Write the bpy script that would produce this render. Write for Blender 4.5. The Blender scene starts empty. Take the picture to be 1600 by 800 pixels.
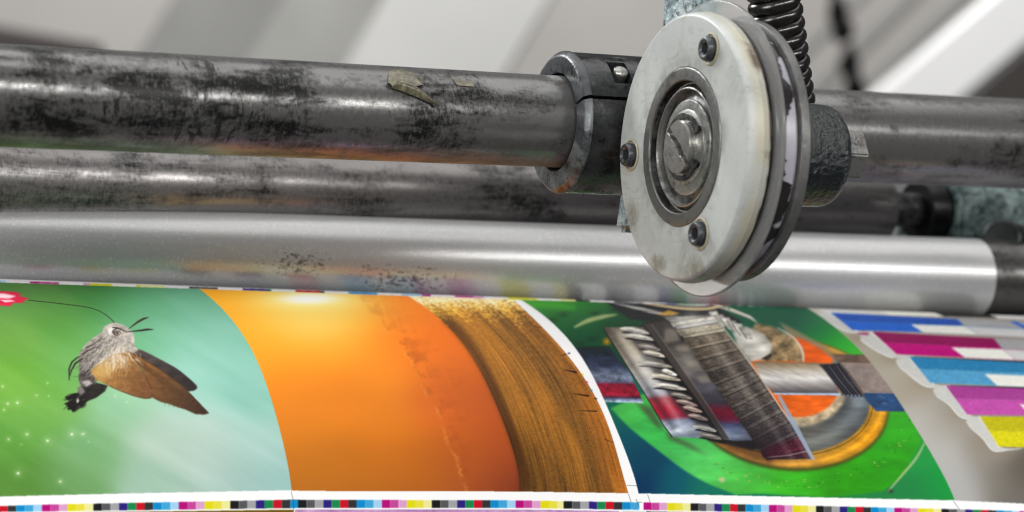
import bpy, bmesh, math, random
import numpy as np
from mathutils import Matrix, Vector
random.seed(7)
RNG = np.random.default_rng(11)
sc = bpy.context.scene
C = sc.collection
PI = math.pi

# ------------------------------------------------------------------ camera, world, lights, exposure
FPX, CX, CY = 4277.6, 800.0, 400.0                 # focal length in pixels of a 1600 px wide frame
AX = np.array([0.91938338, -0.03930447, 0.39139413])   # direction of the press rollers in camera axes (right, up, forward)
E1 = np.array([-0.39103696, 0.01671718, 0.92022314])
E2 = np.array([4.27118929e-02, 9.99087431e-01, 0.0])
AX /= np.linalg.norm(AX)
_p = math.radians(20)
UP = np.array([0, math.cos(_p), -math.sin(_p)]); UP = UP - UP.dot(AX) * AX; UP /= np.linalg.norm(UP)
AW = np.array([0, 0, 1.0]); AW = AW - AW.dot(AX) * AX - AW.dot(UP) * UP; AW /= np.linalg.norm(AW)
RW = np.stack([AX, AW, UP])                        # camera axes -> world axes (X along rollers, Y away, Z up)
Z0 = 1.30
ORG = np.array([(998 - CX) / FPX * Z0, -(771 - CY) / FPX * Z0, Z0])
BASE = np.array([0, 0, 1.0])
def cam2w(p): return (np.asarray(p, float) - ORG) @ RW.T + BASE
def W(px, py, z): return Vector(cam2w(np.array([(px - CX) / FPX * z, -(py - CY) / FPX * z, z])))
def wdir(v): return Vector(np.asarray(v, float) @ RW.T)
E1W, E2W = wdir(E1), wdir(E2)

cd = bpy.data.cameras.new('camera'); cam = bpy.data.objects.new('camera', cd); C.objects.link(cam)
r_, u_, f_ = wdir((1, 0, 0)), wdir((0, 1, 0)), wdir((0, 0, 1))
M = Matrix.Identity(4)
for i in range(3):
    M[i][0] = r_[i]; M[i][1] = u_[i]; M[i][2] = -f_[i]
loc = cam2w((0, 0, 0))
for i in range(3): M[i][3] = loc[i]
cam.matrix_world = M
cd.sensor_width = 36; cd.lens = 36 * FPX / 1600
cd.clip_start = .05; cd.clip_end = 100
cd.dof.use_dof = True; cd.dof.focus_distance = 1.27; cd.dof.aperture_fstop = cd.lens / 10.5
sc.camera = cam
sc.cycles.filter_width = 1.15

wd = bpy.data.worlds.new('World'); sc.world = wd; wd.use_nodes = True
wd.node_tree.nodes['Background'].inputs['Color'].default_value = (.80, .82, .84, 1)
wd.node_tree.nodes['Background'].inputs['Strength'].default_value = .085

def area(name, at, target, sx, sy, power, col=(1, 1, 1)):
    l = bpy.data.lights.new(name, 'AREA'); l.shape = 'RECTANGLE'; l.size = sx; l.size_y = sy; l.energy = power; l.color = col
    o = bpy.data.objects.new(name, l); C.objects.link(o)
    d = (Vector(target) - Vector(at)).normalized()
    x = Vector((1, 0, 0)); x = (x - x.dot(d) * d).normalized()
    y = (-d).cross(x)
    m = Matrix.Identity(4)
    for i in range(3): m[i][0] = x[i]; m[i][1] = y[i]; m[i][2] = -d[i]; m[i][3] = at[i]
    o.matrix_world = m
    return o
area('hall_light_front', (.5, -2.2, 3.0), (.3, .15, 1.1), 5.2, .14, 92, (1, .985, .96))
area('hall_light_overhead', (-.1, .9, 3.4), (-.1, .2, 1.1), 4.6, 2.6, 57, (1, .99, .97))
area('hall_light_side', (-2.6, -1.0, 1.9), (.1, .1, 1.15), 1.3, 1.3, 38, (1, 1, .99))
area('added_light_back_left', (-1.9, 3.4, 2.3), (.1, .1, 1.15), 1.3, 1.5, 125, (1, 1, 1))  # added lamp with no seen source, brightens the metals on the wheel face
area('hall_light_rear', (1.6, 9.4, 7.5), (3.1, 13.5, 1.8), 8.8, 3.5, 2350, (1, .99, .97))

vs = sc.view_settings
vs.view_transform = 'Standard'; vs.look = 'None'; vs.exposure = 0; vs.gamma = 1

# ------------------------------------------------------------------ helpers
def tag(o, label=None, cat=None, group=None, kind=None):
    if label: o['label'] = label
    if cat: o['category'] = cat
    if group: o['group'] = group
    if kind: o['kind'] = kind
    return o
def thing(name, at, label, cat, group=None):
    o = bpy.data.objects.new(name, None); C.objects.link(o)
    o.location = at; o.empty_display_size = .02
    return tag(o, label, cat, group)
ROOTM = {}
def link(name, me, mat, M=None, parent=None, label=None):
    """one mesh object; M is its world matrix"""
    o = bpy.data.objects.new(name, me); C.objects.link(o)
    if mat and not me.materials: me.materials.append(mat)
    M = M or Matrix.Identity(4)
    ROOTM[o] = M
    if parent is not None:
        P = ROOTM.get(parent, Matrix.Translation(parent.location))
        o.parent = parent; o.matrix_parent_inverse = P.inverted()
    o.matrix_basis = M
    if label: o['label'] = label
    return o
def finish(bm, name, ang=.6):
    bmesh.ops.recalc_face_normals(bm, faces=bm.faces)
    for f in bm.faces: f.smooth = True
    for e in bm.edges: e.smooth = e.calc_face_angle(0) < ang
    me = bpy.data.meshes.new(name); bm.to_mesh(me); bm.free()
    return me
def rounded(pts, r, n=4):
    """polyline with its inner corners rounded by r (or r per corner)"""
    out = [pts[0]]
    for i in range(1, len(pts) - 1):
        a, b, c = (np.array(pts[k], float) for k in (i - 1, i, i + 1))
        ri = r[i] if isinstance(r, (list, tuple)) else r
        la, lc = np.linalg.norm(a - b), np.linalg.norm(c - b)
        d = min(ri, la * .45, lc * .45)
        if d <= 1e-6: out.append(tuple(b)); continue
        p, q = b + (a - b) / la * d, b + (c - b) / lc * d
        for k in range(n + 1):
            t = k / n
            out.append(tuple((1 - t) ** 2 * p + 2 * t * (1 - t) * b + t * t * q))
    out.append(pts[-1])
    return out
def lathe_bm(prof, seg=96, a0=0, a1=2 * PI, bm=None, jit=0):
    """profile of (x, r) turned about the local X axis"""
    bm = bm or bmesh.new()
    full = abs(a1 - a0 - 2 * PI) < 1e-6
    n = seg if full else seg + 1
    rows = []
    for (x, r) in prof:
        if r < 1e-7:
            rows.append([bm.verts.new((x, 0, 0))] * n); continue
        rows.append([bm.verts.new((x, r * math.cos(a0 + (a1 - a0) * k / seg), r * math.sin(a0 + (a1 - a0) * k / seg))) for k in range(n)])
    for i in range(len(rows) - 1):
        for k in range(seg):
            k2 = (k + 1) % n
            vs_ = []
            for v in (rows[i][k], rows[i][k2], rows[i + 1][k2], rows[i + 1][k]):
                if v not in vs_: vs_.append(v)
            if len(vs_) >= 3: bm.faces.new(vs_)
    if not full:
        for k in (0, seg):
            vs_ = []
            for rw in rows:
                if rw[k] not in vs_: vs_.append(rw[k])
            if len(vs_) >= 3:
                try: bm.faces.new(vs_)
                except ValueError: pass
    return bm
def lathe(name, prof, mat, M, parent, seg=96, label=None, ang=.6, **kw):
    return link(name, finish(lathe_bm(prof, seg, **kw), name, ang), mat, M, parent, label)
def rod_matrix(A, B):
    A, B = Vector(A), Vector(B)
    x = (B - A).normalized(); z = E2W - E2W.dot(x) * x; z.normalize(); y = z.cross(x)
    m = Matrix.Identity(4)
    for i in range(3): m[i][0] = x[i]; m[i][1] = y[i]; m[i][2] = z[i]; m[i][3] = A[i]
    return m, (B - A).length
def prism_bm(poly, x0, x1, bev=0, bm=None, bseg=2):
    """polygon of (y, z) extruded along X"""
    bm = bm or bmesh.new()
    a = [bm.verts.new((x0, y, z)) for y, z in poly]; b = [bm.verts.new((x1, y, z)) for y, z in poly]
    n = len(poly)
    fs = [bm.faces.new(a), bm.faces.new(b[::-1])]
    for i in range(n): fs.append(bm.faces.new((a[i], b[i], b[(i + 1) % n], a[(i + 1) % n])))
    bmesh.ops.recalc_face_normals(bm, faces=fs)
    if bev:
        es = [e for e in bm.edges if e.calc_face_angle(0) > .5]
        bmesh.ops.bevel(bm, geom=es, offset=bev, segments=bseg, affect='EDGES', clamp_overlap=True)
    return bm
def tube_bm(path, radius, seg=12, bm=None):
    bm = bm or bmesh.new()
    P = [Vector(p) for p in path]; rows = []
    ref = None
    for i, p in enumerate(P):
        t = (P[min(i + 1, len(P) - 1)] - P[max(i - 1, 0)]).normalized()
        if ref is None:
            ref = t.orthogonal().normalized()
        ref = (ref - ref.dot(t) * t).normalized(); b = t.cross(ref)
        r = radius[i] if isinstance(radius, (list, tuple)) else radius
        rows.append([bm.verts.new(p + ref * (r * math.cos(2 * PI * k / seg)) + b * (r * math.sin(2 * PI * k / seg))) for k in range(seg)])
    for i in range(len(rows) - 1):
        for k in range(seg):
            bm.faces.new((rows[i][k], rows[i][(k + 1) % seg], rows[i + 1][(k + 1) % seg], rows[i + 1][k]))
    bm.faces.new(rows[0][::-1]); bm.faces.new(rows[-1])
    return bm

# ------------------------------------------------------------------ materials
class NT:
    def __init__(s, name):
        s.m = bpy.data.materials.new(name); s.m.use_nodes = True
        s.t = s.m.node_tree; s.b = s.t.nodes['Principled BSDF']
    def n(s, typ, ins=None, **kw):
        nd = s.t.nodes.new(typ)
        for k, v in kw.items(): setattr(nd, k, v)
        for k, v in (ins or {}).items(): s.put(nd.inputs[k], v)
        return nd
    def put(s, sock, v):
        if isinstance(v, bpy.types.NodeSocket): s.t.links.new(v, sock)
        else:
            if sock.type == 'RGBA' and len(v) == 3: v = (*v, 1)
            sock.default_value = v
    def set(s, **kw):
        for k, v in kw.items(): s.put(s.b.inputs[k.replace('_', ' ')], v)
    def obj(s, scale=(1, 1, 1), loc=(0, 0, 0)):
        tc = s.n('ShaderNodeTexCoord')
        return s.n('ShaderNodeMapping', {'Vector': tc.outputs['Object'], 'Scale': scale, 'Location': loc}).outputs[0]
    def noise(s, vec, scale, detail=4, rough=.55, dist=0):
        return s.n('ShaderNodeTexNoise', {'Vector': vec, 'Scale': scale, 'Detail': detail, 'Roughness': rough, 'Distortion': dist}).outputs[0]
    def voro(s, vec, scale, feature='F1'):
        return s.n('ShaderNodeTexVoronoi', {'Vector': vec, 'Scale': scale}, feature=feature).outputs['Distance']
    def ramp(s, fac, *stops):
        nd = s.n('ShaderNodeValToRGB', {'Fac': fac}); e = nd.color_ramp.elements
        while len(e) < len(stops): e.new(.5)
        for i, (p, c) in enumerate(stops):
            e[i].position = p
            e[i].color = (c, c, c, 1) if isinstance(c, (int, float)) else (*c, 1)
        return nd.outputs[0]
    def math(s, op, a, b=0., c=0.):
        nd = s.n('ShaderNodeMath', operation=op)
        for i, v in enumerate((a, b, c)): s.put(nd.inputs[i], v)
        return nd.outputs[0]
    def mix(s, fac, a, b):
        nd = s.n('ShaderNodeMix', data_type='RGBA')
        s.put(nd.inputs[0], fac); s.put(nd.inputs[6], a); s.put(nd.inputs[7], b)
        return nd.outputs[2]
    def sep(s, vec):
        return s.n('ShaderNodeSeparateXYZ', {'Vector': vec}).outputs
    def bump(s, h, strength=.3, dist=.001, normal=None):
        ins = {'Height': h, 'Strength': strength, 'Distance': dist}
        if normal: ins['Normal'] = normal
        return s.n('ShaderNodeBump', ins).outputs[0]

def worn_steel(name, steel=(.46, .45, .44), grime=(.035, .033, .032), amount=.5, rough=.3, seed=0., streak=6, bumpy=.2, metal=1.0, soft=.07, drips=0., sheen=0., under=0.):
    """turned steel dulled by ink and grease: lengthwise stains, fine speckle, drips, hair scratches round the bar"""
    s = NT(name)
    v = s.obj((1, 1, 1), (seed, seed * .7, 0))
    vx = s.obj((1.0 / streak, 1, 1), (seed * .3, seed, 0))
    va = s.obj((1, .16, .16), (seed, 0, seed))
    stain = s.noise(vx, 95, 7, .68, .5)
    grain = s.noise(s.obj((1, .8, .8), (seed, 1, 2)), 480, 5, .75)
    cloud = s.noise(v, 30, 5, .6, .3)
    hair = s.noise(va, 1500, 3, .6)
    fine = s.noise(v, 1000, 3, .7)
    k = s.math('ADD', s.math('MULTIPLY', stain, .40), s.math('ADD', s.math('MULTIPLY', cloud, .34), s.math('ADD', s.math('MULTIPLY', grain, .20), s.math('MULTIPLY', hair, .06))))
    mask = s.ramp(k, (amount - soft, 1.), (amount + soft, 0.))
    # thin even film of dirt everywhere, thicker patches on top
    film = s.ramp(s.noise(vx, 28, 4, .6), (.35, .15), (.65, .55))
    mask = s.math('MAXIMUM', mask, s.math('MULTIPLY', film, .8))
    if drips:
        d = s.noise(s.obj((1.5, .5, .5), (seed * 2, 3, 1)), 120, 6, .6, 2.2)
        place = s.ramp(s.noise(s.obj((1, 1, 1), (seed + 2.2, 0, 1)), 24, 3, .5), (.50, 0.), (.60, 1.))
        mask = s.math('MAXIMUM', mask, s.math('MULTIPLY', s.math('MULTIPLY', s.ramp(d, (.53, 0.), (.56, 1.)), place), drips))
    col = s.mix(mask, steel, grime)
    col = s.mix(s.math('MULTIPLY', s.ramp(fine, (.62, 0.), (.72, 1.)), .2), col, (.55, .545, .54))
    col = s.mix(s.math('MULTIPLY', s.ramp(hair, (.60, 0.), (.72, 1.)), .14), col, (.62, .61, .6))
    met = s.math('SUBTRACT', metal, s.math('MULTIPLY', mask, .6 * metal))
    if under:        # painted pale rim along the underside, for light reflected from the sheet
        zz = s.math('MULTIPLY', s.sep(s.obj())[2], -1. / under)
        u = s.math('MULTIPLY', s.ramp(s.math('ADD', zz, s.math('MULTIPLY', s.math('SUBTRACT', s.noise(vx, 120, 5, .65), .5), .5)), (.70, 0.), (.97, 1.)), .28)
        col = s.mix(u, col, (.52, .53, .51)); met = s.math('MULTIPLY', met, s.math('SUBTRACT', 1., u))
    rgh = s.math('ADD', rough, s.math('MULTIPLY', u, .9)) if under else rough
    s.set(Base_Color=col, Metallic=met,
          Roughness=s.math('ADD', s.math('ADD', rgh, s.math('MULTIPLY', mask, .2)), s.math('MULTIPLY', s.math('SUBTRACT', grain, .5), .35)),
          Normal=s.bump(s.math('ADD', s.math('MULTIPLY', hair, .6), s.math('ADD', s.math('MULTIPLY', mask, .4), s.math('MULTIPLY', fine, .5))), bumpy, .0003))
    s.b.inputs['Specular IOR Level'].default_value = .3
    s.set(Sheen_Weight=sheen, Sheen_Roughness=.35)
    return s.m
def cast_paint(name, paint=(.075, .115, .12), pale=(.36, .42, .43), dark=(.015, .018, .02), pale_amt=.55, bumpy=.8, rough=.38, scale=1.0):
    """painted casting: pitted, rubbed pale on high spots, black with oil in the pits"""
    s = NT(name)
    v = s.obj()
    a = s.noise(v, 60 * scale, 7, .7, .6); b = s.noise(v, 320 * scale, 5, .7, .3); p = s.voro(v, 420 * scale)
    col = s.mix(s.ramp(a, (pale_amt - .06, 0.), (pale_amt + .1, 1.)), paint, pale)
    col = s.mix(s.ramp(b, (.36, 1.), (.5, 0.)), col, dark)
    h = s.math('ADD', s.math('MULTIPLY', b, 1.0), s.math('ADD', s.math('MULTIPLY', a, .6), s.math('MULTIPLY', p, .5)))
    s.set(Base_Color=col, Metallic=.15, Roughness=s.math('ADD', rough, s.math('MULTIPLY', s.math('SUBTRACT', b, .5), .5)), Normal=s.bump(h, bumpy, .0014))
    return s.m
def plain(name, col, rough=.5, metal=0., var=.25, scale=30, bumpy=.15):
    s = NT(name)
    n = s.noise(s.obj(), scale, 5, .6)
    c2 = tuple(c * (1 - var) for c in col)
    s.set(Base_Color=s.mix(s.ramp(n, (.35, 0.), (.65, 1.)), c2, col), Roughness=rough, Metallic=metal, Normal=s.bump(n, bumpy, .001))
    return s.m
# ------------------------------------------------------------------ the printed pictures, drawn as artwork (colours of the ink only)
PX0, PX1, PY0, PY1, SS = -260, 1900, 425, 900, 2
CH, CW = (PY1 - PY0) * SS, (PX1 - PX0) * SS
ART = np.full((CH, CW, 3), .965, np.float32)
GY, GX = np.mgrid[0:CH, 0:CW].astype(np.float32)
GX = GX / SS + PX0; GY = GY / SS + PY0

def rgb(*c): return np.array(c, np.float32) / 255
def blur(a, s):
    """three box passes, s in picture pixels"""
    r = int(s * SS)
    if r < 1: return a
    for _ in range(2):
        for ax in (0, 1):
            pad = [(0, 0)] * a.ndim; pad[ax] = (r + 1, r)
            c = np.cumsum(np.pad(a, pad, mode='edge'), axis=ax, dtype=np.float64)
            sl1 = [slice(None)] * a.ndim; sl0 = [slice(None)] * a.ndim
            sl1[ax] = slice(2 * r + 1, None); sl0[ax] = slice(0, -(2 * r + 1))
            a = ((c[tuple(sl1)] - c[tuple(sl0)]) / (2 * r + 1)).astype(np.float32)
    return a
def box(pts, pad):
    p = np.asarray(pts, float)
    x0 = max(int((p[:, 0].min() - pad - PX0) * SS), 0); x1 = min(int((p[:, 0].max() + pad - PX0) * SS) + 1, CW)
    y0 = max(int((p[:, 1].min() - pad - PY0) * SS), 0); y1 = min(int((p[:, 1].max() + pad - PY0) * SS) + 1, CH)
    return slice(y0, max(y1, y0 + 1)), slice(x0, max(x1, x0 + 1))
def inside(pts, sl):
    x, y = GX[sl], GY[sl]; m = np.zeros(x.shape, bool); n = len(pts)
    for i in range(n):
        (xa, ya), (xb, yb) = pts[i], pts[(i + 1) % n]
        if ya == yb: continue
        m ^= ((y >= min(ya, yb)) & (y < max(ya, yb)) & (x < (xb - xa) * (y - ya) / (yb - ya) + xa))
    return m.astype(np.float32)
def smooth(pts, n=6, closed=True):
    p = np.asarray(pts, float); N = len(p); out = []
    rng = range(N) if closed else range(N - 1)
    for i in rng:
        q = [p[(i + k) % N] if closed else p[min(max(i + k, 0), N - 1)] for k in (-1, 0, 1, 2)]
        for k in range(n):
            t = k / n
            out.append(.5 * (2 * q[1] + (q[2] - q[0]) * t + (2 * q[0] - 5 * q[1] + 4 * q[2] - q[3]) * t * t + (-q[0] + 3 * q[1] - 3 * q[2] + q[3]) * t ** 3))
    if not closed: out.append(p[-1])
    return np.array(out)
def put(sl, m, col):
    if isinstance(col, np.ndarray) and col.ndim == 3: c = col
    else: c = np.asarray(col, np.float32)
    ART[sl] = ART[sl] * (1 - m[..., None]) + c * m[..., None]
def poly(pts, col, soft=0, op=1., sm=0, clip=None):
    """fill; col is a colour or a function (x, y) -> colours"""
    if sm: pts = smooth(pts, sm)
    sl = box(pts, soft * 3 + 2); m = inside(pts, sl)
    m = blur(m, max(soft, .5) if soft else .5)
    if clip is not None: m = m * clip[sl]
    if callable(col): col = col(GX[sl], GY[sl])
    put(sl, m * op, col)
    return sl, m
def stroke(pts, w, col, soft=0, op=1., clip=None):
    """polyline with width w (number or per point)"""
    p = np.asarray(pts, float); ws = np.full(len(p), w, float) if np.isscalar(w) else np.interp(np.linspace(0, 1, len(p)), np.linspace(0, 1, len(w)), np.asarray(w, float))
    sl = box(p, ws.max() + soft * 2 + 2); x, y = GX[sl], GY[sl]; best = np.full(x.shape, 1e9, np.float32)
    for i in range(len(p) - 1):
        a, b = p[i], p[i + 1]; d = b - a; L = d.dot(d) + 1e-9
        t = np.clip(((x - a[0]) * d[0] + (y - a[1]) * d[1]) / L, 0, 1)
        best = np.minimum(best, np.hypot(x - a[0] - t * d[0], y - a[1] - t * d[1]) - (ws[i] + (ws[i + 1] - ws[i]) * t) / 2)
    m = np.clip(.5 - best / (.6 + soft), 0, 1).astype(np.float32)
    if clip is not None: m = m * clip[sl]
    put(sl, m * op, np.asarray(col, np.float32))
def glow(x, y, rx, ry, col, op, power=2., clip=None):
    sl = box([(x - rx * 3, y - ry * 3), (x + rx * 3, y + ry * 3)], 0)
    m = np.exp(-(((GX[sl] - x) / rx) ** 2 + ((GY[sl] - y) / ry) ** 2) ** (power / 2)) * op
    if clip is not None: m = m * clip[sl]
    put(sl, m.astype(np.float32), np.asarray(col, np.float32))
def vnoise(cx, cy, octs=4, fall=.55, shape=None, coords=None):
    """value noise over picture pixels, cell size cx, cy"""
    x, y = coords if coords is not None else (GX, GY)
    out = np.zeros(x.shape, np.float32); amp = 1.; tot = 0
    for o in range(octs):
        u = (x - x.min()) / (cx / 2 ** o); w = (y - y.min()) / (cy / 2 ** o)
        g = RNG.random((int(w.max()) + 3, int(u.max()) + 3)).astype(np.float32)
        iu, iw = u.astype(int), w.astype(int); fu, fw = u - iu, w - iw
        fu = fu * fu * (3 - 2 * fu); fw = fw * fw * (3 - 2 * fw)
        out += amp * ((g[iw, iu] * (1 - fu) + g[iw, iu + 1] * fu) * (1 - fw) + (g[iw + 1, iu] * (1 - fu) + g[iw + 1, iu + 1] * fu) * fw)
        tot += amp; amp *= fall
    return out / tot
def wash(samples, sl, sig):
    """smooth blend of colour samples (x, y, r, g, b)"""
    st = 8
    x, y = GX[sl][::st, ::st], GY[sl][::st, ::st]
    num = np.zeros((*x.shape, 3)); den = np.zeros(x.shape) + 1e-12
    for (a, b, *c) in samples:
        d2 = ((x - a) ** 2 + ((y - b) * 1.25) ** 2) / sig ** 2
        w = np.exp(-d2) + 1e-4 / (1 + d2)
        num += w[..., None] * np.array(c[:3]) / 255; den += w
    s = (num / den[..., None]).astype(np.float32)
    H, Wd = GX[sl].shape
    s = np.repeat(np.repeat(s, st, 0), st, 1)[:H, :Wd]
    return blur(s, st / SS * .8)
def ys(*kn):
    a = np.array(kn, float)
    return lambda x: np.interp(x, a[:, 0], a[:, 1])
TOP = ys((-260, 432), (0, 441.5), (310, 451.5), (808, 468.5), (1260, 481), (1600, 490), (1900, 499))
BOT = ys((-260, 784), (0, 776), (200, 771), (455, 766), (460, 767.5), (800, 768), (995, 771), (1490, 782), (1600, 787), (1900, 806))
def edge(pts):
    """page boundary: x as a smooth function of y, running on past both ends"""
    p = np.array(pts, float); k = np.polyfit(p[:, 1], p[:, 0], 4)
    lo, hi = p[0], p[-1]; d = np.polyder(k)
    def f(y):
        y = np.asarray(y, float); yc = np.clip(y, lo[1], hi[1])
        return np.polyval(k, yc) + np.polyval(d, yc) * (y - yc) 
    return f
LA = edge([(310, 451), (351, 485), (384, 534), (411.6, 587), (432, 650), (446, 712), (455.5, 766)])
LB0 = edge([(801, 467), (829, 495), (875, 539), (917, 599), (954, 675), (982, 771)])
LB1 = edge([(813, 468), (866, 506), (912, 566), (949, 633), (981, 717), (998, 771)])
LC = edge([(1259, 480), (1320, 524), (1359, 566), (1412, 638), (1442, 686), (1469, 734), (1491, 779)])

def paint():
    # -- colour bars on the white margins
    K = dict(k=(22, 22, 24), d=(84, 84, 88), g=(158, 158, 162), n=(40, 28, 120), r=(196, 8, 32), e=(16, 132, 72), b=(46, 46, 48), c=(0, 134, 200), c2=(60, 160, 212), c3=(158, 204, 236),
             m=(178, 0, 118), m2=(194, 66, 150), m3=(216, 156, 200), y=(220, 212, 10), y2=(226, 216, 64), y3=(232, 228, 150))
    seq = 'k d g n e r b c c2 c3 m m2 m3 y y2 y3'.split()
    bt = ys((-260, 799), (0, 791), (50, 789), (455, 781), (800, 782), (990, 785), (1200, 789), (1500, 796), (1900, 808))
    bh = ys((-260, 8), (0, 9), (50, 10.5), (455, 13), (800, 11.5), (1900, 11.5))
    def run(x0, x1, per, start, top, h, end):
        i = start; x = x0
        while x < min(x1, end):
            w = per / 16
            c = rgb(*K[seq[i % 16]])
            poly([(x, top(x)), (x + w + .15, top(x + w)), (x + w + .15, top(x + w) + h(x + w)), (x, top(x) + h(x))], c)
            x += w; i += 1
    run(-256, 461, 214.2, 2, bt, bh, 458); run(466, 879, 209, 0, bt, bh, 879); run(881, 996, 209, 0, bt, bh, 995)
    run(1006, 1900, 196, 10, bt, bh, 1900)
    tt = lambda x: TOP(x) - 3.6
    for k in range(3):
        run(-260, 1900, 640 - 0 * k, 3, lambda x: tt(x) + .6, lambda x: 2.3, 1900)
    # gaps of bare paper between groups of the far bar
    for x in np.arange(-240, 1880, 83.):
        poly([(x, TOP(x) - 4), (x + 38, TOP(x + 38) - 4), (x + 38, TOP(x + 38)), (x, TOP(x))], (.95, .95, .95))
    # next sheet row below the bar
    below = lambda x: bt(x) + bh(x) + 2.5
    def belowpoly(x0, x1):
        xs = np.linspace(x0, x1, 12)
        return [(x, below(x)) for x in xs] + [(x1, 900), (x0, 900)]
    n1 = vnoise(60, 40, 4); n2 = vnoise(14, 9, 3)
    p, m = poly(belowpoly(-260, 459), lambda x, y: rgb(112, 84, 14) + 0 * x[..., None])
    sl = box(belowpoly(461, 968), 0)
    col = rgb(150, 92, 150) * (1 - n1[sl][..., None]) + rgb(226, 196, 226) * n1[sl][..., None] + (n2[sl][..., None] - .5) * .25
    put(sl, inside(belowpoly(461, 968), sl), np.clip(col, 0, 1))
    poly(belowpoly(972, 1008), lambda x, y: rgb(200, 204, 200) + 0 * x[..., None])
    poly(belowpoly(1010, 1900), rgb(26, 26, 30))

    # -- page one: a hummingbird-like moth hovering before soft green
    yy = np.linspace(425, 790, 60)
    pg = [(-260, TOP(-260))] + [(x, TOP(x)) for x in np.linspace(-200, 312, 9)] + [(LA(y), y) for y in np.linspace(453, 765, 40)] + [(x, BOT(x)) for x in np.linspace(455, -260, 10)]
    sl = box(pg, 2); A = np.zeros((CH, CW), np.float32); A[sl] = inside(pg, sl)
    w = wash([(-200, 460, 78, 120, 60), (-200, 600, 96, 160, 50), (-200, 740, 84, 128, 50), (10, 455, 84, 132, 66), (80, 460, 76, 128, 58), (150, 455, 62, 130, 66), (230, 465, 84, 156, 108), (300, 462, 104, 172, 138), (20, 520, 108, 160, 66), (90, 500, 88, 152, 62),
              (120, 560, 104, 168, 84), (20, 600, 112, 172, 60), (60, 640, 116, 176, 80), (15, 690, 98, 160, 66), (30, 755, 90, 140, 56), (110, 750, 110, 158, 96), (140, 700, 128, 180, 124), (200, 620, 150, 200, 160), (190, 520, 106, 178, 124), (260, 520, 126, 192, 158),
              (330, 520, 138, 198, 176), (340, 580, 146, 204, 186), (300, 600, 160, 212, 196), (390, 620, 148, 204, 188), (300, 665, 188, 212, 200), (250, 690, 182, 206, 188), (240, 750, 158, 192, 172), (330, 720, 184, 206, 196), (400, 690, 172, 208, 198), (430, 755, 150, 192, 186), (370, 760, 160, 192, 184)], sl, 52)
    st = vnoise(160, 26, 4, coords=(GX[sl] * .85 + GY[sl] * .5, GY[sl] * .85 - GX[sl] * .5))
    w = w + (st[..., None] - .5) * np.array([.10, .07, .09], np.float32)
    put(sl, A[sl], np.clip(w, 0, 1))
    for (x, y, r) in [(12, 631, 4), (27, 630, 5), (4, 604, 3), (6, 641, 3), (57, 618, 2.4), (74, 599, 2.2), (76, 619, 2), (13, 687, 4), (42, 679, 5), (74, 689, 6), (112, 679, 6.5), (128, 679, 3), (131, 678, 2.6), (28, 740, 7), (94, 753, 5), (180, 619, 2), (198, 629, 2), (138, 691, 1.6), (33, 695, 1.6), (-60, 650, 6), (-110, 700, 7), (-150, 620, 4)]:
        glow(x, y, r * .8, r * .8, rgb(226, 246, 200), .38, 1.2); glow(x, y, r * .26, r * .26, rgb(252, 255, 240), .95)
    F = lambda pts: [(60 + x / 4.443, 480 + y / 4.443) for x, y in pts]
    # flower
    poly([(-60, 452), (-10, 455), (20, 456), (33, 459), (30, 463), (46, 467), (36, 470), (38, 473), (20, 474), (16, 479), (-8, 477), (-60, 480)], rgb(216, 30, 66))
    poly([(-40, 458), (8, 459), (26, 463), (14, 467), (-4, 466)], rgb(250, 214, 222), 1); poly([(-4, 469), (18, 469), (24, 471), (0, 474)], rgb(246, 190, 204), .8)
    poly([(-60, 470), (2, 470), (10, 474), (-60, 478)], rgb(196, 20, 60), .6)
    stroke(smooth([(45, 469.5), (75, 472.5), (105, 476), (140, 481), (160, 489), (171, 497), (179, 505)], 5, False), 1.0, rgb(34, 30, 24))
    # far wing
    def shade(c0, c1, d, n=None, amt=.2):
        c0, c1 = np.array(c0) / 255, np.array(c1) / 255
        (x0, y0), (x1, y1) = F(d)
        def f(x, y):
            t = np.clip(((x - x0) * (x1 - x0) + (y - y0) * (y1 - y0)) / ((x1 - x0) ** 2 + (y1 - y0) ** 2), 0, 1)[..., None]
            c = c0 * (1 - t) + c1 * t
            k = vnoise(7, 4, 4, .7, coords=(x, y))[..., None]
            return np.clip(c * (1 + (k - .5) * 2 * amt), 0, 1).astype(np.float32)
        return f
    poly(F([(640, 300), (690, 292), (760, 320), (860, 372), (960, 428), (1050, 500), (1098, 548), (1094, 572), (1060, 584), (1020, 578), (960, 530), (850, 450), (720, 370)]), shade((92, 80, 76), (44, 38, 38), [(680, 300), (1050, 560)], amt=.3), .9, sm=5)
    for (x, y, rx, ry, o) in [(730, 350, 8, 5, .4), (830, 400, 9, 5, .35), (930, 460, 8, 6, .35)]:
        q = F([(x, y)])[0]; glow(q[0], q[1], rx, ry, rgb(24, 20, 20), o)
    # tail
    poly(F([(300, 540), (330, 525), (400, 525), (480, 545), (462, 585), (400, 630), (345, 652), (300, 690), (262, 722), (240, 732), (225, 712), (200, 716), (205, 690), (178, 672), (215, 655), (180, 628), (215, 606), (270, 596)]), shade((40, 36, 34), (16, 14, 14), [(400, 540), (230, 700)], amt=.5), .6)
    for k in range(46):
        a = RNG.uniform(2.2, 2.95); x, y = RNG.uniform(215, 330), RNG.uniform(600, 690); l = RNG.uniform(25, 70)
        stroke(F([(x, y), (x + math.cos(a) * l, y + math.sin(a) * l * .9)]), [1.4, .4], rgb(18, 16, 15) if RNG.random() < .8 else rgb(96, 88, 84))
    poly(F([(262, 655), (272, 630), (282, 650), (270, 672)]), rgb(206, 200, 196), .5)
    poly(F([(268, 560), (300, 545), (325, 590), (300, 610), (276, 600)]), rgb(120, 112, 108), 1.2)
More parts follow.
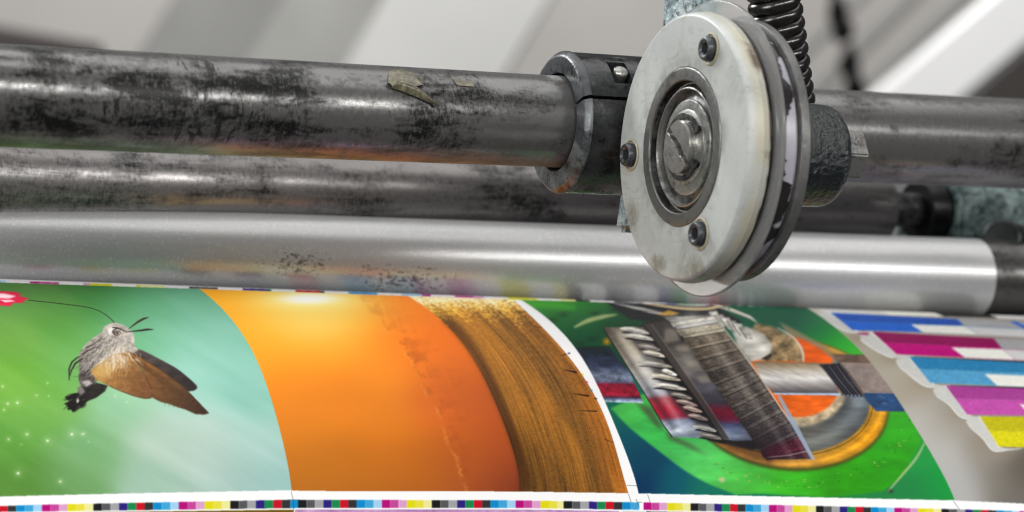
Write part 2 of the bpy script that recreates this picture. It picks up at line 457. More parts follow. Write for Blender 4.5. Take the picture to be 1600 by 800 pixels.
    # body
    body = [(525, 110), (580, 122), (638, 158), (662, 205), (668, 270), (690, 300), (640, 330), (600, 400), (500, 440), (420, 470), (400, 520), (340, 545), (300, 548), (278, 500), (286, 430), (276, 350), (292, 312), (330, 258), (382, 212), (440, 172), (452, 140), (480, 122)]
    poly(F(body), shade((190, 180, 170), (88, 78, 72), [(560, 150), (330, 520)], amt=.34), .7, sm=4)
    poly(F([(470, 330), (560, 280), (630, 310), (640, 360), (560, 420), (470, 420), (430, 400)]), rgb(214, 204, 188), 4, .8)
    poly(F([(286, 440), (330, 420), (380, 470), (390, 510), (330, 520), (290, 490)]), rgb(56, 48, 44), 2.5, .85)
    poly(F([(300, 520), (350, 505), (372, 530), (330, 556)]), rgb(216, 208, 208), 1.5, .8)
    for k in range(560):
        t = RNG.random(); x = RNG.normal(500 - 170 * t, 70); y = RNG.normal(210 + 230 * t, 62)
        if not inside(F(body), (slice(int((480 + y / 4.443 - PY0) * SS), int((480 + y / 4.443 - PY0) * SS) + 1), slice(int((60 + x / 4.443 - PX0) * SS), int((60 + x / 4.443 - PX0) * SS) + 1))).any(): continue
        a = 2.15 + RNG.normal(0, .3) - (x - 450) / 420; l = RNG.uniform(22, 55)
        g = RNG.choice([240, 218, 160, 104, 58], p=[.24, .22, .2, .18, .16]) * (1.05 - .35 * t)
        stroke(F([(x, y), (x + math.cos(a) * l, y + math.sin(a) * l)]), [.9, .35], np.clip(np.array([g, g * .965, g * .92]) / 255, 0, 1), op=.75)
    # eye, face stripe
    poly(F([(478, 150), (520, 138), (560, 160), (520, 172), (500, 200), (484, 180)]), rgb(236, 230, 224), 1.2)
    q = F([(545, 180)])[0]
    poly([(q[0] + 6.2 * math.cos(a), q[1] + 3.9 * math.sin(a)) for a in np.linspace(0, 6.28, 24)], rgb(52, 40, 34), .5)
    poly([(q[0] + .9 + 4.2 * math.cos(a), q[1] + .2 + 2.7 * math.sin(a)) for a in np.linspace(0, 6.28, 24)], rgb(202, 184, 160), .5)
    poly([(q[0] + .5 + 2.0 * math.cos(a), q[1] + .2 + 1.5 * math.sin(a)) for a in np.linspace(0, 6.28, 16)], rgb(20, 16, 14), .3)
    stroke(F([(515, 142), (550, 146), (590, 162), (612, 172)]), [1.6, 2, 1.2, .8], rgb(36, 28, 26))
    stroke(F([(545, 150), (520, 160), (512, 178)]), 1.5, rgb(30, 24, 22))
    # antennae and legs
    stroke(F([(628, 150), (660, 125), (692, 102), (728, 82), (762, 72)]), [.9, 2, 3, 3.2, 1.2], rgb(52, 42, 40))
    stroke(F([(610, 174), (660, 168), (710, 163), (755, 156), (796, 156)]), [.9, 1.6, 2.6, 3, 1], rgb(44, 36, 34))
    stroke(F([(276, 345), (232, 382), (212, 430), (213, 508)]), [1.6, 2.4, 2.2, 1.2], rgb(40, 34, 32))
    stroke(F([(304, 358), (256, 392), (228, 440), (218, 478)]), [2, 3, 2.2, 1], rgb(48, 40, 38))
    stroke(F([(330, 282), (380, 262), (440, 215)]), [1.8, 1.6, .8], rgb(70, 60, 54)); stroke(F([(310, 325), (350, 300), (392, 284)]), [2, 1.8, .8], rgb(50, 42, 38))
    # wings
    poly(F([(600, 300), (640, 312), (720, 356), (850, 436), (1000, 545), (1100, 650), (1184, 738), (1150, 748), (1090, 744), (1020, 712), (960, 694), (900, 672), (850, 660), (785, 628), (780, 560), (720, 430)]), shade((150, 98, 48), (66, 46, 32), [(640, 340), (1120, 720)], amt=.22), .7)
    poly(F([(368, 440), (420, 395), (520, 330), (600, 320), (665, 360), (712, 430), (752, 500), (786, 560), (792, 600), (780, 632), (735, 636), (655, 616), (560, 580), (490, 548), (410, 510), (385, 480)]), shade((178, 130, 70), (118, 78, 44), [(450, 420), (720, 590)], amt=.24), .7, sm=4)
    poly(F([(375, 440), (450, 395), (530, 400), (510, 480), (430, 500), (390, 475)]), rgb(206, 176, 104), 4, .55)
    for k in range(9):
        t = k / 8
        stroke(F([(600 - 60 * t, 345 + 30 * t), (690 - 190 * t, 470 + 20 * t), (770 - 300 * t, 590 - 40 * t)]), .7, rgb(112, 66, 30), op=.45)
        stroke(F([(640 + 30 * t, 330 + 50 * t), (860 - 10 * t, 480 + 40 * t), (1120 - 240 * t, 720 - 30 * t)]), .7, rgb(58, 38, 24), op=.45)
    stroke(F([(622, 312), (720, 358), (850, 438), (1000, 548), (1100, 652), (1180, 738)]), 1.2, rgb(64, 42, 26), op=.8)
    stroke(F([(792, 600), (780, 632), (735, 636), (655, 616), (560, 580), (490, 548)]), 1.2, rgb(84, 54, 34), op=.8)
    stroke(F([(640, 330), (700, 400), (752, 500), (786, 570)]), 1.4, rgb(70, 44, 24), .6, .8)
    for k in range(230):
        x, y = RNG.normal(535, 62), RNG.normal(345, 36); a = RNG.normal(1.7, .35) - (x - 530) / 260
        g = RNG.choice([246, 230, 196, 140], p=[.4, .3, .2, .1]); l = RNG.uniform(30, 75)
        stroke(F([(x, y), (x + math.cos(a) * l, y + math.sin(a) * l)]), [.9, .3], np.array([g, g * .94, g * .84]) / 255, op=.6)

    q = F([(100, 60), (1220, 760)]); sl = box(q, 4); ART[sl] = blur(ART[sl], .5)
    # -- page two: orange sunset over a ploughed field
    pg = [(x, TOP(x)) for x in np.linspace(311, 803, 14)] + [(LB0(y), y) for y in np.linspace(468, 771, 50)] + [(x, BOT(x)) for x in np.linspace(982, 458, 10)] + [(LA(y), y) for y in np.linspace(766, 451, 50)]
    sl = box(pg, 2); A[:] = 0; A[sl] = inside(pg, sl)
    w = wash([(330, 456, 255, 170, 40), (380, 480, 255, 166, 44), (420, 464, 255, 206, 92), (470, 466, 255, 250, 200), (500, 466, 255, 252, 214), (540, 470, 255, 226, 120), (580, 470, 252, 160, 50), (440, 500, 255, 190, 70), (500, 500, 255, 210, 92), (420, 540, 255, 160, 40), (500, 545, 254, 156, 42), (560, 520, 254, 158, 46),
              (610, 480, 246, 130, 44), (630, 500, 244, 130, 40), (680, 500, 232, 114, 38), (660, 540, 232, 122, 40), (600, 580, 240, 142, 40), (460, 600, 236, 138, 34), (540, 620, 222, 128, 34), (470, 660, 206, 122, 36), (600, 660, 206, 118, 34), (480, 720, 174, 104, 32), (560, 720, 172, 100, 30), (640, 720, 170, 94, 30), (480, 760, 150, 90, 28), (570, 765, 148, 86, 28), (660, 765, 144, 80, 28),
              (720, 560, 212, 106, 38), (730, 620, 194, 96, 38), (690, 620, 208, 104, 40), (770, 640, 168, 76, 34), (740, 690, 176, 90, 36), (790, 700, 142, 64, 32), (750, 750, 132, 62, 34), (800, 760, 96, 40, 26), (720, 740, 152, 80, 34), (650, 462, 240, 128, 44)], sl, 54)
    mu = w.mean(-1, keepdims=True); w = np.clip(mu + (w - mu) * 1.1 + .01, 0, 1)
    w = np.clip(w * (1 + .12 * np.clip((GY[sl] - 620) / 120, 0, 1))[..., None], 0, 1)
    put(sl, A[sl], w)
    cl = np.array([(562, 466), (580, 486), (604, 515), (628, 545), (642, 566), (655, 592), (668, 616), (690, 652), (698, 690), (712, 716), (718, 740), (730, 772)])
    cp = smooth(cl, 16, False); wob = np.cumsum(RNG.normal(0, 1., (len(cp), 2)), 0); wob -= np.linspace(0, 1, len(cp))[:, None] * wob[-1]
    jit = wob * .55 + RNG.normal(0, .9, (len(cp), 2))
    cpj = cp + jit
    bank = list(cpj) + [(x + 62, y - 14) for x, y in cl[::-1]]
    sb = box(bank, 12); xb = np.interp(GY[sb], cpj[:, 1], cpj[:, 0]) if np.all(np.diff(cpj[:, 1]) > 0) else np.interp(GY[sb], np.maximum.accumulate(cpj[:, 1]) + np.arange(len(cpj)) * 1e-4, cpj[:, 0])
    dd = GX[sb] - xb; nz = vnoise(22, 12, 5, .6, coords=(GX[sb], GY[sb])); nz2 = vnoise(9, 40, 4, .65, coords=(GX[sb] - GY[sb] * .4, GY[sb]))
    al = np.clip(dd / 4, 0, 1) * np.exp(-np.clip(dd, 0, None) / 34) * np.clip(.25 + (nz - .5) * 2.4 + (nz2 - .5) * 1.2, 0, 1)
    put(sb, (al * A[sb] * .62).astype(np.float32), rgb(158, 68, 26))
    rim_ = np.exp(-((dd - 1.5) / 3.2) ** 2) * np.clip((nz - .35) * 3.2, 0, 1)
    put(sb, (rim_ * A[sb] * .34).astype(np.float32), rgb(255, 172, 78))
    glow(500, 484, 110, 30, rgb(255, 205, 80), .55, clip=A); glow(482, 470, 66, 14, rgb(255, 244, 160), .85, clip=A); glow(482, 467, 44, 8, rgb(255, 255, 246), 1., 3., clip=A)
    fl = edge([(634, 461), (690, 500), (732, 552), (772, 622), (800, 700), (812, 770)])
    pf = [(fl(y), y) for y in np.linspace(461, 770, 40)] + [(LB0(y), y) for y in np.linspace(771, 467, 40)]
    sl = box(pf, 2); m = blur(inside(pf, sl), .5) * A[sl]
    x, y = GX[sl], GY[sl]; a0, a1 = fl(y).astype(np.float32), LB0(y).astype(np.float32); t = np.clip((x - a0) / (a1 - a0 + 1e-3), 0, 1)
    s1 = vnoise(.055, 130, 4, .75, coords=(t, y)); s2 = vnoise(.012, 110, 3, .75, coords=(t, y)); s3 = vnoise(3, 2, 2, coords=(x, y)); s4 = vnoise(.25, 160, 2, coords=(t, y))
    dep = np.clip((y - 468) / 300, 0, 1)
    c = np.array([140, 94, 40]) * (1 - dep[..., None]) + np.array([112, 73, 27]) * dep[..., None]
    c = c * (1 + ((s1 - .5) * .5 + (s2 - .5) * .75 + (s3 - .5) * .32)[..., None])
    c = c + (np.clip(s4 - .45, 0, 1) * 160)[..., None] * np.array([1, .6, .12]) 
    c = c + (np.clip((t - .72) / .28, 0, 1) * np.clip(dep * 1.6, 0, 1))[..., None] * np.array([52, 22, 2])
    c = c * (1 - .45 * np.exp(-t / .10) * np.clip(dep * 2.2, 0, 1))[..., None]
    br = np.clip(1.25 - (y - 462) / 34 + (s1 - .5) * .9 + (s3 - .5) * 1.1, 0, 1)
    br = np.clip(br, 0, 1)[..., None]
    c = c * (1 - br) + br * np.array([255, 196, 70]); b2 = np.clip(1.25 - (y - 461) / 17 + (s3 - .5) * 1.5 + (s2 - .5), 0, 1)[..., None]
    c = c * (1 - b2) + b2 * np.array([255, 246, 200])
    put(sl, m, np.clip(c / 255, 0, 1).astype(np.float32))
    poly([(x, y) for x, y in zip(fl(np.linspace(500, 770, 20)), np.linspace(500, 770, 20))] + [(x + 16, y) for x, y in zip(fl(np.linspace(770, 500, 20)), np.linspace(770, 500, 20))], rgb(66, 34, 14), 4, .55, clip=A)
    # tree tips along the field's edge, register dots in the white gutter
    for (xa, ya, xb, yb, w0) in [(878, 556, 886, 553, 2.6), (880, 578, 900, 582, 3.6), (893, 615, 919, 619, 3), (905, 642, 932, 643, 2), (798, 488, 826, 487, 1.6), (836, 511, 846, 512, 1), (955, 690, 964, 694, 1.4), (945, 686, 952, 690, 1)]:
        stroke([(xa, ya), (xb, yb)], [.5, w0], rgb(40, 18, 8), clip=A)
    for (xx, yy_, c) in [(889, 552, (20, 20, 24)), (910, 585, (240, 206, 10)), (917, 597, (214, 0, 130)), (924, 610, (0, 120, 190)), (931, 623, (16, 16, 20))]:
        poly([(xx + 1.9 * math.cos(a), yy_ + 1.5 * math.sin(a)) for a in np.linspace(0, 6.28, 14)], rgb(*c))

    # -- page three: gear cutters on a green machine
    pg = [(x, TOP(x)) for x in np.linspace(812, 1260, 14)] + [(LC(y), y) for y in np.linspace(481, 781, 50)] + [(x, BOT(x)) for x in np.linspace(1490, 999, 14)] + [(LB1(y), y) for y in np.linspace(771, 467, 50)]
    sl = box(pg, 2); A[:] = 0; A[sl] = inside(pg, sl); B = A
    G = lambda pts: [(800 + x / 2.286, 450 + y / 2.286) for x, y in pts]
    H = lambda pts: [(1100 + x / 2.857, 460 + y / 2.857) for x, y in pts]
    w = wash([(830, 472, 60, 160, 40), (880, 470, 52, 150, 30), (930, 474, 20, 110, 30), (900, 500, 14, 84, 44), (860, 490, 16, 90, 40), (960, 500, 8, 66, 36), (900, 540, 8, 70, 40), (940, 650, 10, 96, 76), (960, 690, 0, 76, 92), (990, 720, 0, 62, 88), (1000, 765, 0, 44, 84), (1050, 765, 0, 84, 100), (1100, 775, 10, 110, 90),
              (1180, 485, 6, 84, 56), (1230, 490, 4, 80, 56), (1280, 510, 10, 104, 62), (1330, 545, 50, 176, 50), (1300, 532, 44, 160, 50), (1350, 560, 76, 190, 60), (1420, 690, 40, 140, 50), (1440, 700, 30, 150, 70), (1470, 760, 20, 150, 60), (1440, 770, 30, 128, 66), (1400, 660, 44, 150, 20)], sl, 30)
    put(sl, B[sl], w)
    n = vnoise(34, 20, 3)
    glow(905, 512, 16, 7, rgb(150, 150, 96), .0); stroke(smooth(G([(225, 140), (270, 118), (320, 104), (372, 96)]), 4, False), [3, 7, 7, 2], rgb(178, 184, 124), 3, .85, clip=B)
    stroke(G([(60, 60), (150, 62), (220, 72)]), [4, 12, 6], rgb(70, 170, 40), 6, .6, clip=B)
    for (x, y) in [(864, 500), (930, 490), (960, 484), (905, 538), (880, 492), (925, 530)]: glow(x, y, 8, 4, rgb(6, 40, 24), .6, clip=B)
    glow(948, 534, 6, 6, rgb(196, 130, 20), .9, clip=B)
    # green rim ring
    def ell(cx, cy, rx, ry, rot=0, a0=0, a1=360, n=64):
        c, s = math.cos(math.radians(rot)), math.sin(math.radians(rot))
        return [(cx + rx * math.cos(math.radians(a)) * c - ry * math.sin(math.radians(a)) * s, cy + rx * math.cos(math.radians(a)) * s + ry * math.sin(math.radians(a)) * c) for a in np.linspace(a0, a1, n)]
    ring = smooth(G([(352, 430), (420, 500), (520, 580), (620, 655), (700, 700), (800, 740)]), 5, False).tolist() + [(1190, 772), (1290, 778), (1380, 768), (1412, 744), (1440, 690), (1424, 640), (1390, 610), (1200, 560), (1040, 600)]
    sl2 = box(ring, 6); mm = blur(inside(ring, sl2), 1.6) * B[sl2]
    gw = wash([(960, 645, 70, 176, 76), (1010, 680, 52, 176, 74), (1060, 712, 72, 190, 90), (1110, 735, 84, 196, 92), (1160, 752, 70, 184, 62), (1240, 758, 54, 170, 30), (1320, 750, 46, 158, 16), (1390, 715, 40, 146, 20), (1410, 670, 46, 156, 30), (1400, 620, 60, 170, 40)], sl2, 44)
    gw = np.clip(gw * (1 + (vnoise(50, 16, 4, .6, coords=(GX[sl2], GY[sl2]))[..., None] - .5) * .34), 0, 1)
    put(sl2, mm, gw)
    for k in range(60):
        a = RNG.uniform(.1, 2.4); x = 1240 + 190 * math.cos(a) * RNG.uniform(.9, 1.05); y = 640 + 118 * math.sin(a) * RNG.uniform(.92, 1.05)
        glow(x, y, RNG.uniform(.8, 2.4), RNG.uniform(.5, 1.4), rgb(*( (196, 190, 110) if RNG.random() < .6 else (16, 84, 10))), .6, clip=B)
    stroke(smooth([(1446, 690), (1432, 716), (1412, 740), (1388, 768)], 4, False), [2, 4, 4, 2], rgb(196, 196, 156), 2, .7, clip=B)
    poly(ell(1392, 768, 5, 3), rgb(60, 50, 44), 1.5, .8, clip=B); poly(ell(1128, 750, 5, 4), rgb(214, 190, 150), 1.5, .8, clip=B)
    poly(G([(440, 410), (500, 430), (560, 540), (700, 600), (640, 560), (520, 500)]), rgb(70, 58, 50), 3, .7, clip=B)
    # gold ring, grey dish, cream and orange hub
    poly(ell(1232, 632, 158, 104, 6), rgb(70, 52, 18), 2, .8, clip=B)
    sl2 = box(ell(1232, 630, 160, 106, 6), 4); g = wash([(1110, 690, 150, 96, 40), (1170, 725, 176, 118, 52), (1240, 728, 206, 146, 56), (1310, 712, 226, 160, 40), (1360, 680, 236, 160, 20), (1385, 640, 236, 168, 44), (1340, 590, 200, 150, 70)], sl2, 36)
    put(sl2, blur(inside(ell(1232, 630, 155, 101, 6), sl2), 2.) * B[sl2], np.clip(g * (1 + (vnoise(30, 12, 4, .65, coords=(GX[sl2], GY[sl2]))[..., None] - .5) * .5) * (.84 + .22 * np.exp(-((np.hypot((GX[sl2] - 1232) / 155, (GY[sl2] - 630) / 101) - .95) / .035) ** 2))[..., None], 0, 1))
    stroke(ell(1224, 623, 140, 89, 6, 0, 180), 1.6, rgb(60, 44, 26), 1., .7, clip=B)
    sl2 = box(ell(1224, 620, 148, 96, 6), 4); g = wash([(1150, 690, 60, 60, 58), (1230, 700, 92, 98, 96), (1300, 690, 120, 124, 120), (1340, 660, 96, 102, 106), (1360, 630, 116, 126, 134), (1300, 640, 84, 88, 90), (1250, 670, 128, 126, 120), (1240, 650, 150, 140, 120)], sl2, 26)
    rr_ = np.hypot((GX[sl2] - 1222) / 138, (GY[sl2] - 622) / 87)
    g = g * (.74 + .3 * np.exp(-((rr_ - .86) / .1) ** 2))[..., None] + (vnoise(60, 8, 4, .65, coords=(GX[sl2], GY[sl2]))[..., None] - .5) * .22
    put(sl2, blur(inside(ell(1222, 622, 138, 87, 6), sl2), 1.5) * B[sl2], np.clip(g, 0, 1))
    poly(ell(1240, 605, 82, 60, 8), lambda x, y: np.clip(rgb(190, 170, 138) * (1 + (vnoise(12, 7, 4, .7, coords=(x, y))[..., None] - .5) * .8), 0, 1), 2.6, 1, clip=B); poly(ell(1236, 599, 75, 53, 8), lambda x, y: np.clip(rgb(226, 96, 24) * (1 + (vnoise(24, 8, 3, coords=(x, y))[..., None] - .5) * .5), 0, 1), 1.6, 1, clip=B)
    # orange crescent above the shaft, rusty bearing, polished cone
    poly(H([(330, 120), (420, 165), (520, 220), (590, 290), (590, 306), (400, 306), (420, 240)]), rgb(150, 130, 100), 2.2, .9, clip=B)
    poly(H([(395, 188), (450, 205), (530, 250), (575, 290), (570, 308), (440, 306), (430, 240)]), lambda x, y: np.clip(rgb(228, 92, 26) * (1 + (vnoise(30, 6, 3, coords=(x, y))[..., None] - .5) * .4), 0, 1), 1.4, 1, clip=B)
    poly(H([(230, 128), (310, 145), (390, 190), (440, 240), (446, 296), (260, 302), (180, 220)]), lambda x, y: np.clip(rgb(150, 126, 90) * (1 + (vnoise(18, 10, 4, .7, coords=(x, y))[..., None] - .5) * 1.5), 0, 1), 1.6, 1, clip=B)
    stroke(smooth(H([(330, 150), (400, 195), (438, 250), (444, 298)]), 4, False), [1, 2.5, 3, 2], rgb(226, 222, 214), 1.2, .9, clip=B)
    poly(H([(110, 130), (200, 150), (270, 180), (305, 230), (296, 262), (262, 290), (210, 300), (150, 230)]), lambda x, y: np.clip(rgb(176, 172, 164) * (1 + (vnoise(26, 12, 3, coords=(x, y))[..., None] - .5) * .8), 0, 1), 1.5, 1, clip=B)
    for (x, y, rx, ry, o) in [(210, 200, 14, 6, .9), (265, 245, 8, 5, 1), (170, 170, 9, 4, .7)]:
        q = H([(x, y)])[0]; glow(q[0], q[1], rx, ry, rgb(255, 252, 244), o, clip=B)
    poly(H([(255, 288), (300, 262), (304, 276), (282, 296)]), rgb(54, 44, 36), .8, 1, clip=B)
    # blades along the top edge
    metal = lambda base, cx=20, cy=5, amt=.9: (lambda x, y: np.clip(rgb(*base) * (1 + (vnoise(cx, cy, 4, .7, coords=(x, y))[..., None] - .5) * amt), 0, 1))
    poly(G([(320, 40), (420, 34), (760, 56), (740, 72), (820, 120), (800, 150), (720, 118), (600, 104), (520, 120), (420, 112), (350, 62)]), rgb(22, 22, 26), 1, 1, clip=B)
    for k in range(13):
        t = k / 12; x, y = 330 + 230 * t, 46 + 62 * t
        stroke(G([(x, y), (x + 60 + 20 * t, y + 14 - 8 * t), (x + 110, y + 18 - 6 * t)]), [.6, 2.4, .6], rgb(*RNG.choice([(206, 200, 186), (120, 124, 132), (60, 62, 70), (150, 120, 80)])), .4, .9, clip=B)
    stroke(smooth(G([(430, 46), (520, 62), (620, 74), (700, 74), (746, 62), (750, 52)]), 5, False), [1.5, 3, 4, 4, 5, 2], rgb(206, 184, 140), .8, 1, clip=B)
    stroke(smooth(G([(470, 42), (560, 54), (660, 62), (720, 56)]), 5, False), [2, 4, 4, 2], rgb(210, 206, 200), 1, .9, clip=B)
    poly(G([(520, 96), (560, 80), (600, 92), (560, 100)]), rgb(210, 160, 60), .6, .9, clip=B)
    for k in range(9):
        t = k / 8
        stroke(G([(740 + 40 * t, 66 + 10 * t), (790 + 60 * t, 84 + 20 * t), (830 + 46 * t, 96 + 28 * t)]), [3, 3.2, .7], rgb(*[(226, 220, 206), (150, 140, 124), (232, 228, 216), (70, 66, 62)][k % 4]), .4, 1, clip=B)
    poly(G([(676, 84), (700, 82), (830, 140), (812, 152), (720, 116)]), rgb(16, 16, 20), .6, 1, clip=B)
    for k in range(6):
        x = 700 + 22 * k; y = 86 + 11 * k
        poly(G([(x, y), (x + 32, y - 2), (x + 50, y + 44), (x + 26, y + 40)]), metal([(224, 220, 212), (170, 166, 158)][k % 2], 9, 4), .6, 1, clip=B)
        stroke(G([(x, y), (x + 28, y + 40)]), 1.2, rgb(40, 38, 38), .3, .9, clip=B)
    poly(G([(440, 150), (480, 120), (560, 105), (640, 160), (760, 330), (900, 560), (860, 580), (700, 545), (640, 470), (540, 330)]), rgb(30, 26, 28), 1.5, 1, clip=B)
    # left shaft
    sh = G([(208, 212), (345, 206), (420, 300), (470, 412), (325, 408), (262, 290)])
    sl2 = box(sh, 4); x, y = GX[sl2], GY[sl2]; v = (y - 450) * 2.286 - (x - 800) * 2.286 * .02
    nn = vnoise(9, 6, 4, .75, coords=(x, y)); c = np.zeros((*x.shape, 3))
    kn = [(205, 22, 40, 36), (225, 24, 32, 44), (270, 44, 52, 76), (310, 110, 120, 142), (328, 86, 92, 116), (338, 120, 20, 44), (375, 158, 24, 46), (384, 70, 40, 66), (392, 110, 130, 160), (402, 196, 212, 226), (412, 120, 140, 160)]
    ka = np.array(kn, float)
    for i in range(3): c[..., i] = np.interp(v, ka[:, 0], ka[:, i + 1])
    put(sl2, blur(inside(sh, sl2), .7) * B[sl2], np.clip(c / 255 * (1 + (nn[..., None] - .5) * 1.1), 0, 1).astype(np.float32))
    # first cutter plate with broken teeth
    g1 = G([(325, 141), (470, 140), (520, 228), (600, 360), (690, 480), (744, 536), (650, 537), (572, 532), (540, 490), (470, 372), (400, 262)])
    sl2 = box(g1, 4); x, y = GX[sl2], GY[sl2]; v = (y - 450) * 2.286; c = np.zeros((*x.shape, 3))
    ka = np.array([(138, 120, 110, 96), (170, 150, 138, 120), (230, 176, 164, 146), (300, 190, 184, 178), (350, 176, 178, 188), (385, 166, 160, 174), (400, 160, 60, 72), (440, 176, 26, 50), (470, 150, 36, 60), (485, 140, 150, 176), (520, 206, 216, 228), (540, 120, 132, 150)], float)
    for i in range(3): c[..., i] = np.interp(v + (x - 1010) * .2, ka[:, 0], ka[:, i + 1])
    nn = vnoise(12, 5, 4, .7, coords=(x, y))
    put(sl2, blur(inside(g1, sl2), .6) * B[sl2], np.clip(c / 255 * (1 + (nn[..., None] - .5) * .4), 0, 1).astype(np.float32))
    stroke(G([(325, 141), (400, 262), (470, 372), (540, 490), (572, 532)]), 1.8, rgb(30, 26, 24), .5, .9, clip=B)
    poly(G([(400, 145), (470, 140), (560, 290), (640, 420), (744, 536), (700, 520), (600, 440), (500, 300), (430, 190)]), rgb(46, 44, 46), 3, .75, clip=B)
    stroke(smooth(G([(340, 150), (420, 262), (500, 380), (575, 500)]), 5, False), 9, rgb(24, 20, 20), 8, .4, clip=B); stroke(smooth(G([(385, 160), (455, 262), (535, 380), (600, 480)]), 5, False), [8, 12, 6], rgb(255, 250, 240), 9, .30, clip=B)
    for k in range(14):
        t = k / 13; yk = 146 + 372 * t + RNG.uniform(-9, 9); xr = np.interp(yk, [140, 228, 360, 480, 536], [480, 540, 620, 710, 752]); L = 104 - 22 * t + 22 * math.sin(k * 2.1) * (1 - .4 * t); xl = xr - L
        L *= RNG.uniform(.55, 1.12); xl = xr - L; cA = [(196, 186, 166), (150, 144, 134), (222, 216, 204), (124, 116, 108)][int(RNG.integers(4))]
        if 395 < yk < 470: cA = tuple(int(.8 * a + .2 * b_) for a, b_ in zip(cA, (170, 60, 70)))
        poly(smooth(G([(xl + 8, yk + 14), (xl + L * .5, yk + 20), (xr + 16, yk + 34), (xr + 14, yk + 22), (xl + L * .5, yk + 8)]), 4), rgb(22, 21, 22), .5, .92, clip=B)
        poly(smooth(G([(xl, yk), (xl + L * .25, yk - 6), (xl + L * .62, yk - 2), (xr + 8, yk + 14), (xr + 4, yk + 20), (xl + L * .6, yk + 15), (xl + L * .3, yk + 9)]), 4), metal(cA, 11, 3., 1.1), .35, 1, clip=B)
        stroke(G([(xl + L * .12, yk - 1), (xl + L * .5, yk + 2), (xl + L * .85, yk + 9)]), [.3, 1.3, .4], rgb(250, 246, 238), .2, .9, clip=B)
        stroke(G([(xl + L * .3, yk + 6), (xl + L * .8, yk + 13)]), [.3, 1.2], rgb(70, 64, 60), .2, .8, clip=B)
    # second cutter
    g2 = G([(470, 130), (545, 118), (620, 200), (700, 300), (780, 420), (862, 545), (800, 548), (752, 540), (680, 430), (560, 262)])
    sl2 = box(g2, 4); x, y = GX[sl2], GY[sl2]; v = (y - 450) * 2.286; c = np.zeros((*x.shape, 3))
    ka = np.array([(118, 50, 46, 44), (200, 76, 70, 66), (290, 108, 102, 100), (350, 84, 82, 90), (410, 50, 46, 56), (440, 110, 18, 40), (470, 92, 20, 44), (490, 60, 66, 100), (530, 150, 168, 196), (550, 90, 104, 130)], float)
    for i in range(3): c[..., i] = np.interp(v, ka[:, 0], ka[:, i + 1])
    nn = vnoise(30, 8, 4, .7, coords=(x, y))
    put(sl2, blur(inside(g2, sl2), .6) * B[sl2], np.clip(c / 255 * (1 + (nn[..., None] - .5) * .7), 0, 1).astype(np.float32))
    for (a, b) in [((545, 150), (600, 190)), ((580, 208), (650, 222)), ((616, 262), (690, 278)), ((655, 318), (730, 334))]:
        poly(G([a, (a[0] + 44, a[1] - 6), b, (b[0] - 56, b[1] + 6)]), rgb(156, 146, 132), 2.2, .6, clip=B)
    poly(G([(470, 130), (496, 128), (590, 262), (706, 430), (776, 541), (752, 540), (680, 430), (560, 262)]), rgb(62, 56, 52), .9, .9, clip=B)
    stroke(G([(498, 130), (592, 264), (708, 432), (778, 541)]), 1.2, rgb(130, 120, 108), .5, .8, clip=B)
    stroke(G([(470, 131), (560, 263), (680, 431), (752, 541)]), 1.6, rgb(18, 16, 16), .4, .9, clip=B)
    # third cutter: straight cut teeth
    L3 = smooth(G([(552, 106), (600, 160), (660, 250), (730, 350), (800, 450), (860, 535), (910, 614)]), 10, False)
    R3 = smooth(G([(716, 100), (770, 165), (830, 245), (890, 328), (950, 418), (1010, 505), (1076, 612)]), 10, False)
    N = len(L3); cols = [(246, 240, 228), (196, 182, 156), (140, 124, 104), (98, 86, 74), (92, 82, 74), (86, 76, 70), (84, 76, 72), (82, 74, 72), (78, 70, 70), (72, 64, 66), (66, 56, 62), (76, 24, 44)]
    poly(list(L3) + list(R3[::-1]), rgb(40, 36, 34), .6, 1, clip=B)
    NTH = 14
    cols = [cols[min(int(i_ * 12 / 14), 11)] for i_ in range(14)]
    for k in range(NTH):
        a, b = (k + .07) / NTH * (N - 1), (k + .58 + .16 * ((k * 53) % 10) / 10) / NTH * (N - 1); e = (k + .97) / NTH * (N - 1)
        at = lambda S, t: S[int(t)] + (S[min(int(t) + 1, N - 1)] - S[int(t)]) * (t - int(t))
        sk = 4.0
        p4 = [at(L3, a), at(R3, max(a - sk, 0)), at(R3, max(b - sk, 0)), at(L3, b)]
        p4[0] = p4[0] - (2.6, .2); p4[3] = p4[3] - (2.6, -.2)
        poly(p4, metal(tuple(int(c_ * (.74 + .3 * ((k * 37) % 10) / 10)) for c_ in cols[k]), 5, 2.4, 1.3), .3, 1, clip=B)
        poly([at(L3, b), at(R3, max(b - sk, 0)), at(R3, max(e - sk, 0)), at(L3, e)], metal(tuple(min(255, c_ * 1.12 + 6) for c_ in cols[k]), 14, 3, .8), .5, .9, clip=B)
        stroke([at(L3, e), at(R3, max(e - sk, 0))], 1.6, rgb(16, 14, 14), .3, .95, clip=B)
        stroke([at(L3, a) - (2, 0), at(R3, max(a - sk, 0))], .7, rgb(206, 198, 184), .3, .34 if k > 2 else .8, clip=B)
        stroke([at(L3, b), at(R3, max(b - sk, 0))], .8, rgb(24, 20, 18), .2, .8, clip=B)
    poly(G([(888, 580), (905, 560), (1040, 540), (1060, 580), (1072, 608), (910, 612)]), rgb(80, 14, 40), 2, .5, clip=B)
    stroke(G([(915, 606), (990, 598), (1062, 582)]), 1, rgb(210, 190, 200), .3, .8, clip=B)
    for k in range(420):
        t = RNG.random() * (N - 2); u = RNG.random(); q = L3[int(t)] * (1 - u) + R3[int(t)] * u
        glow(q[0], q[1], .6, .5, rgb(226, 210, 170), RNG.uniform(.2, .8), clip=B)
    stroke(L3 + (4, 1), 11, rgb(14, 12, 12), 6, .28, clip=B); stroke(R3 - (7, 0), 7, rgb(255, 248, 236), 6, .16, clip=B)
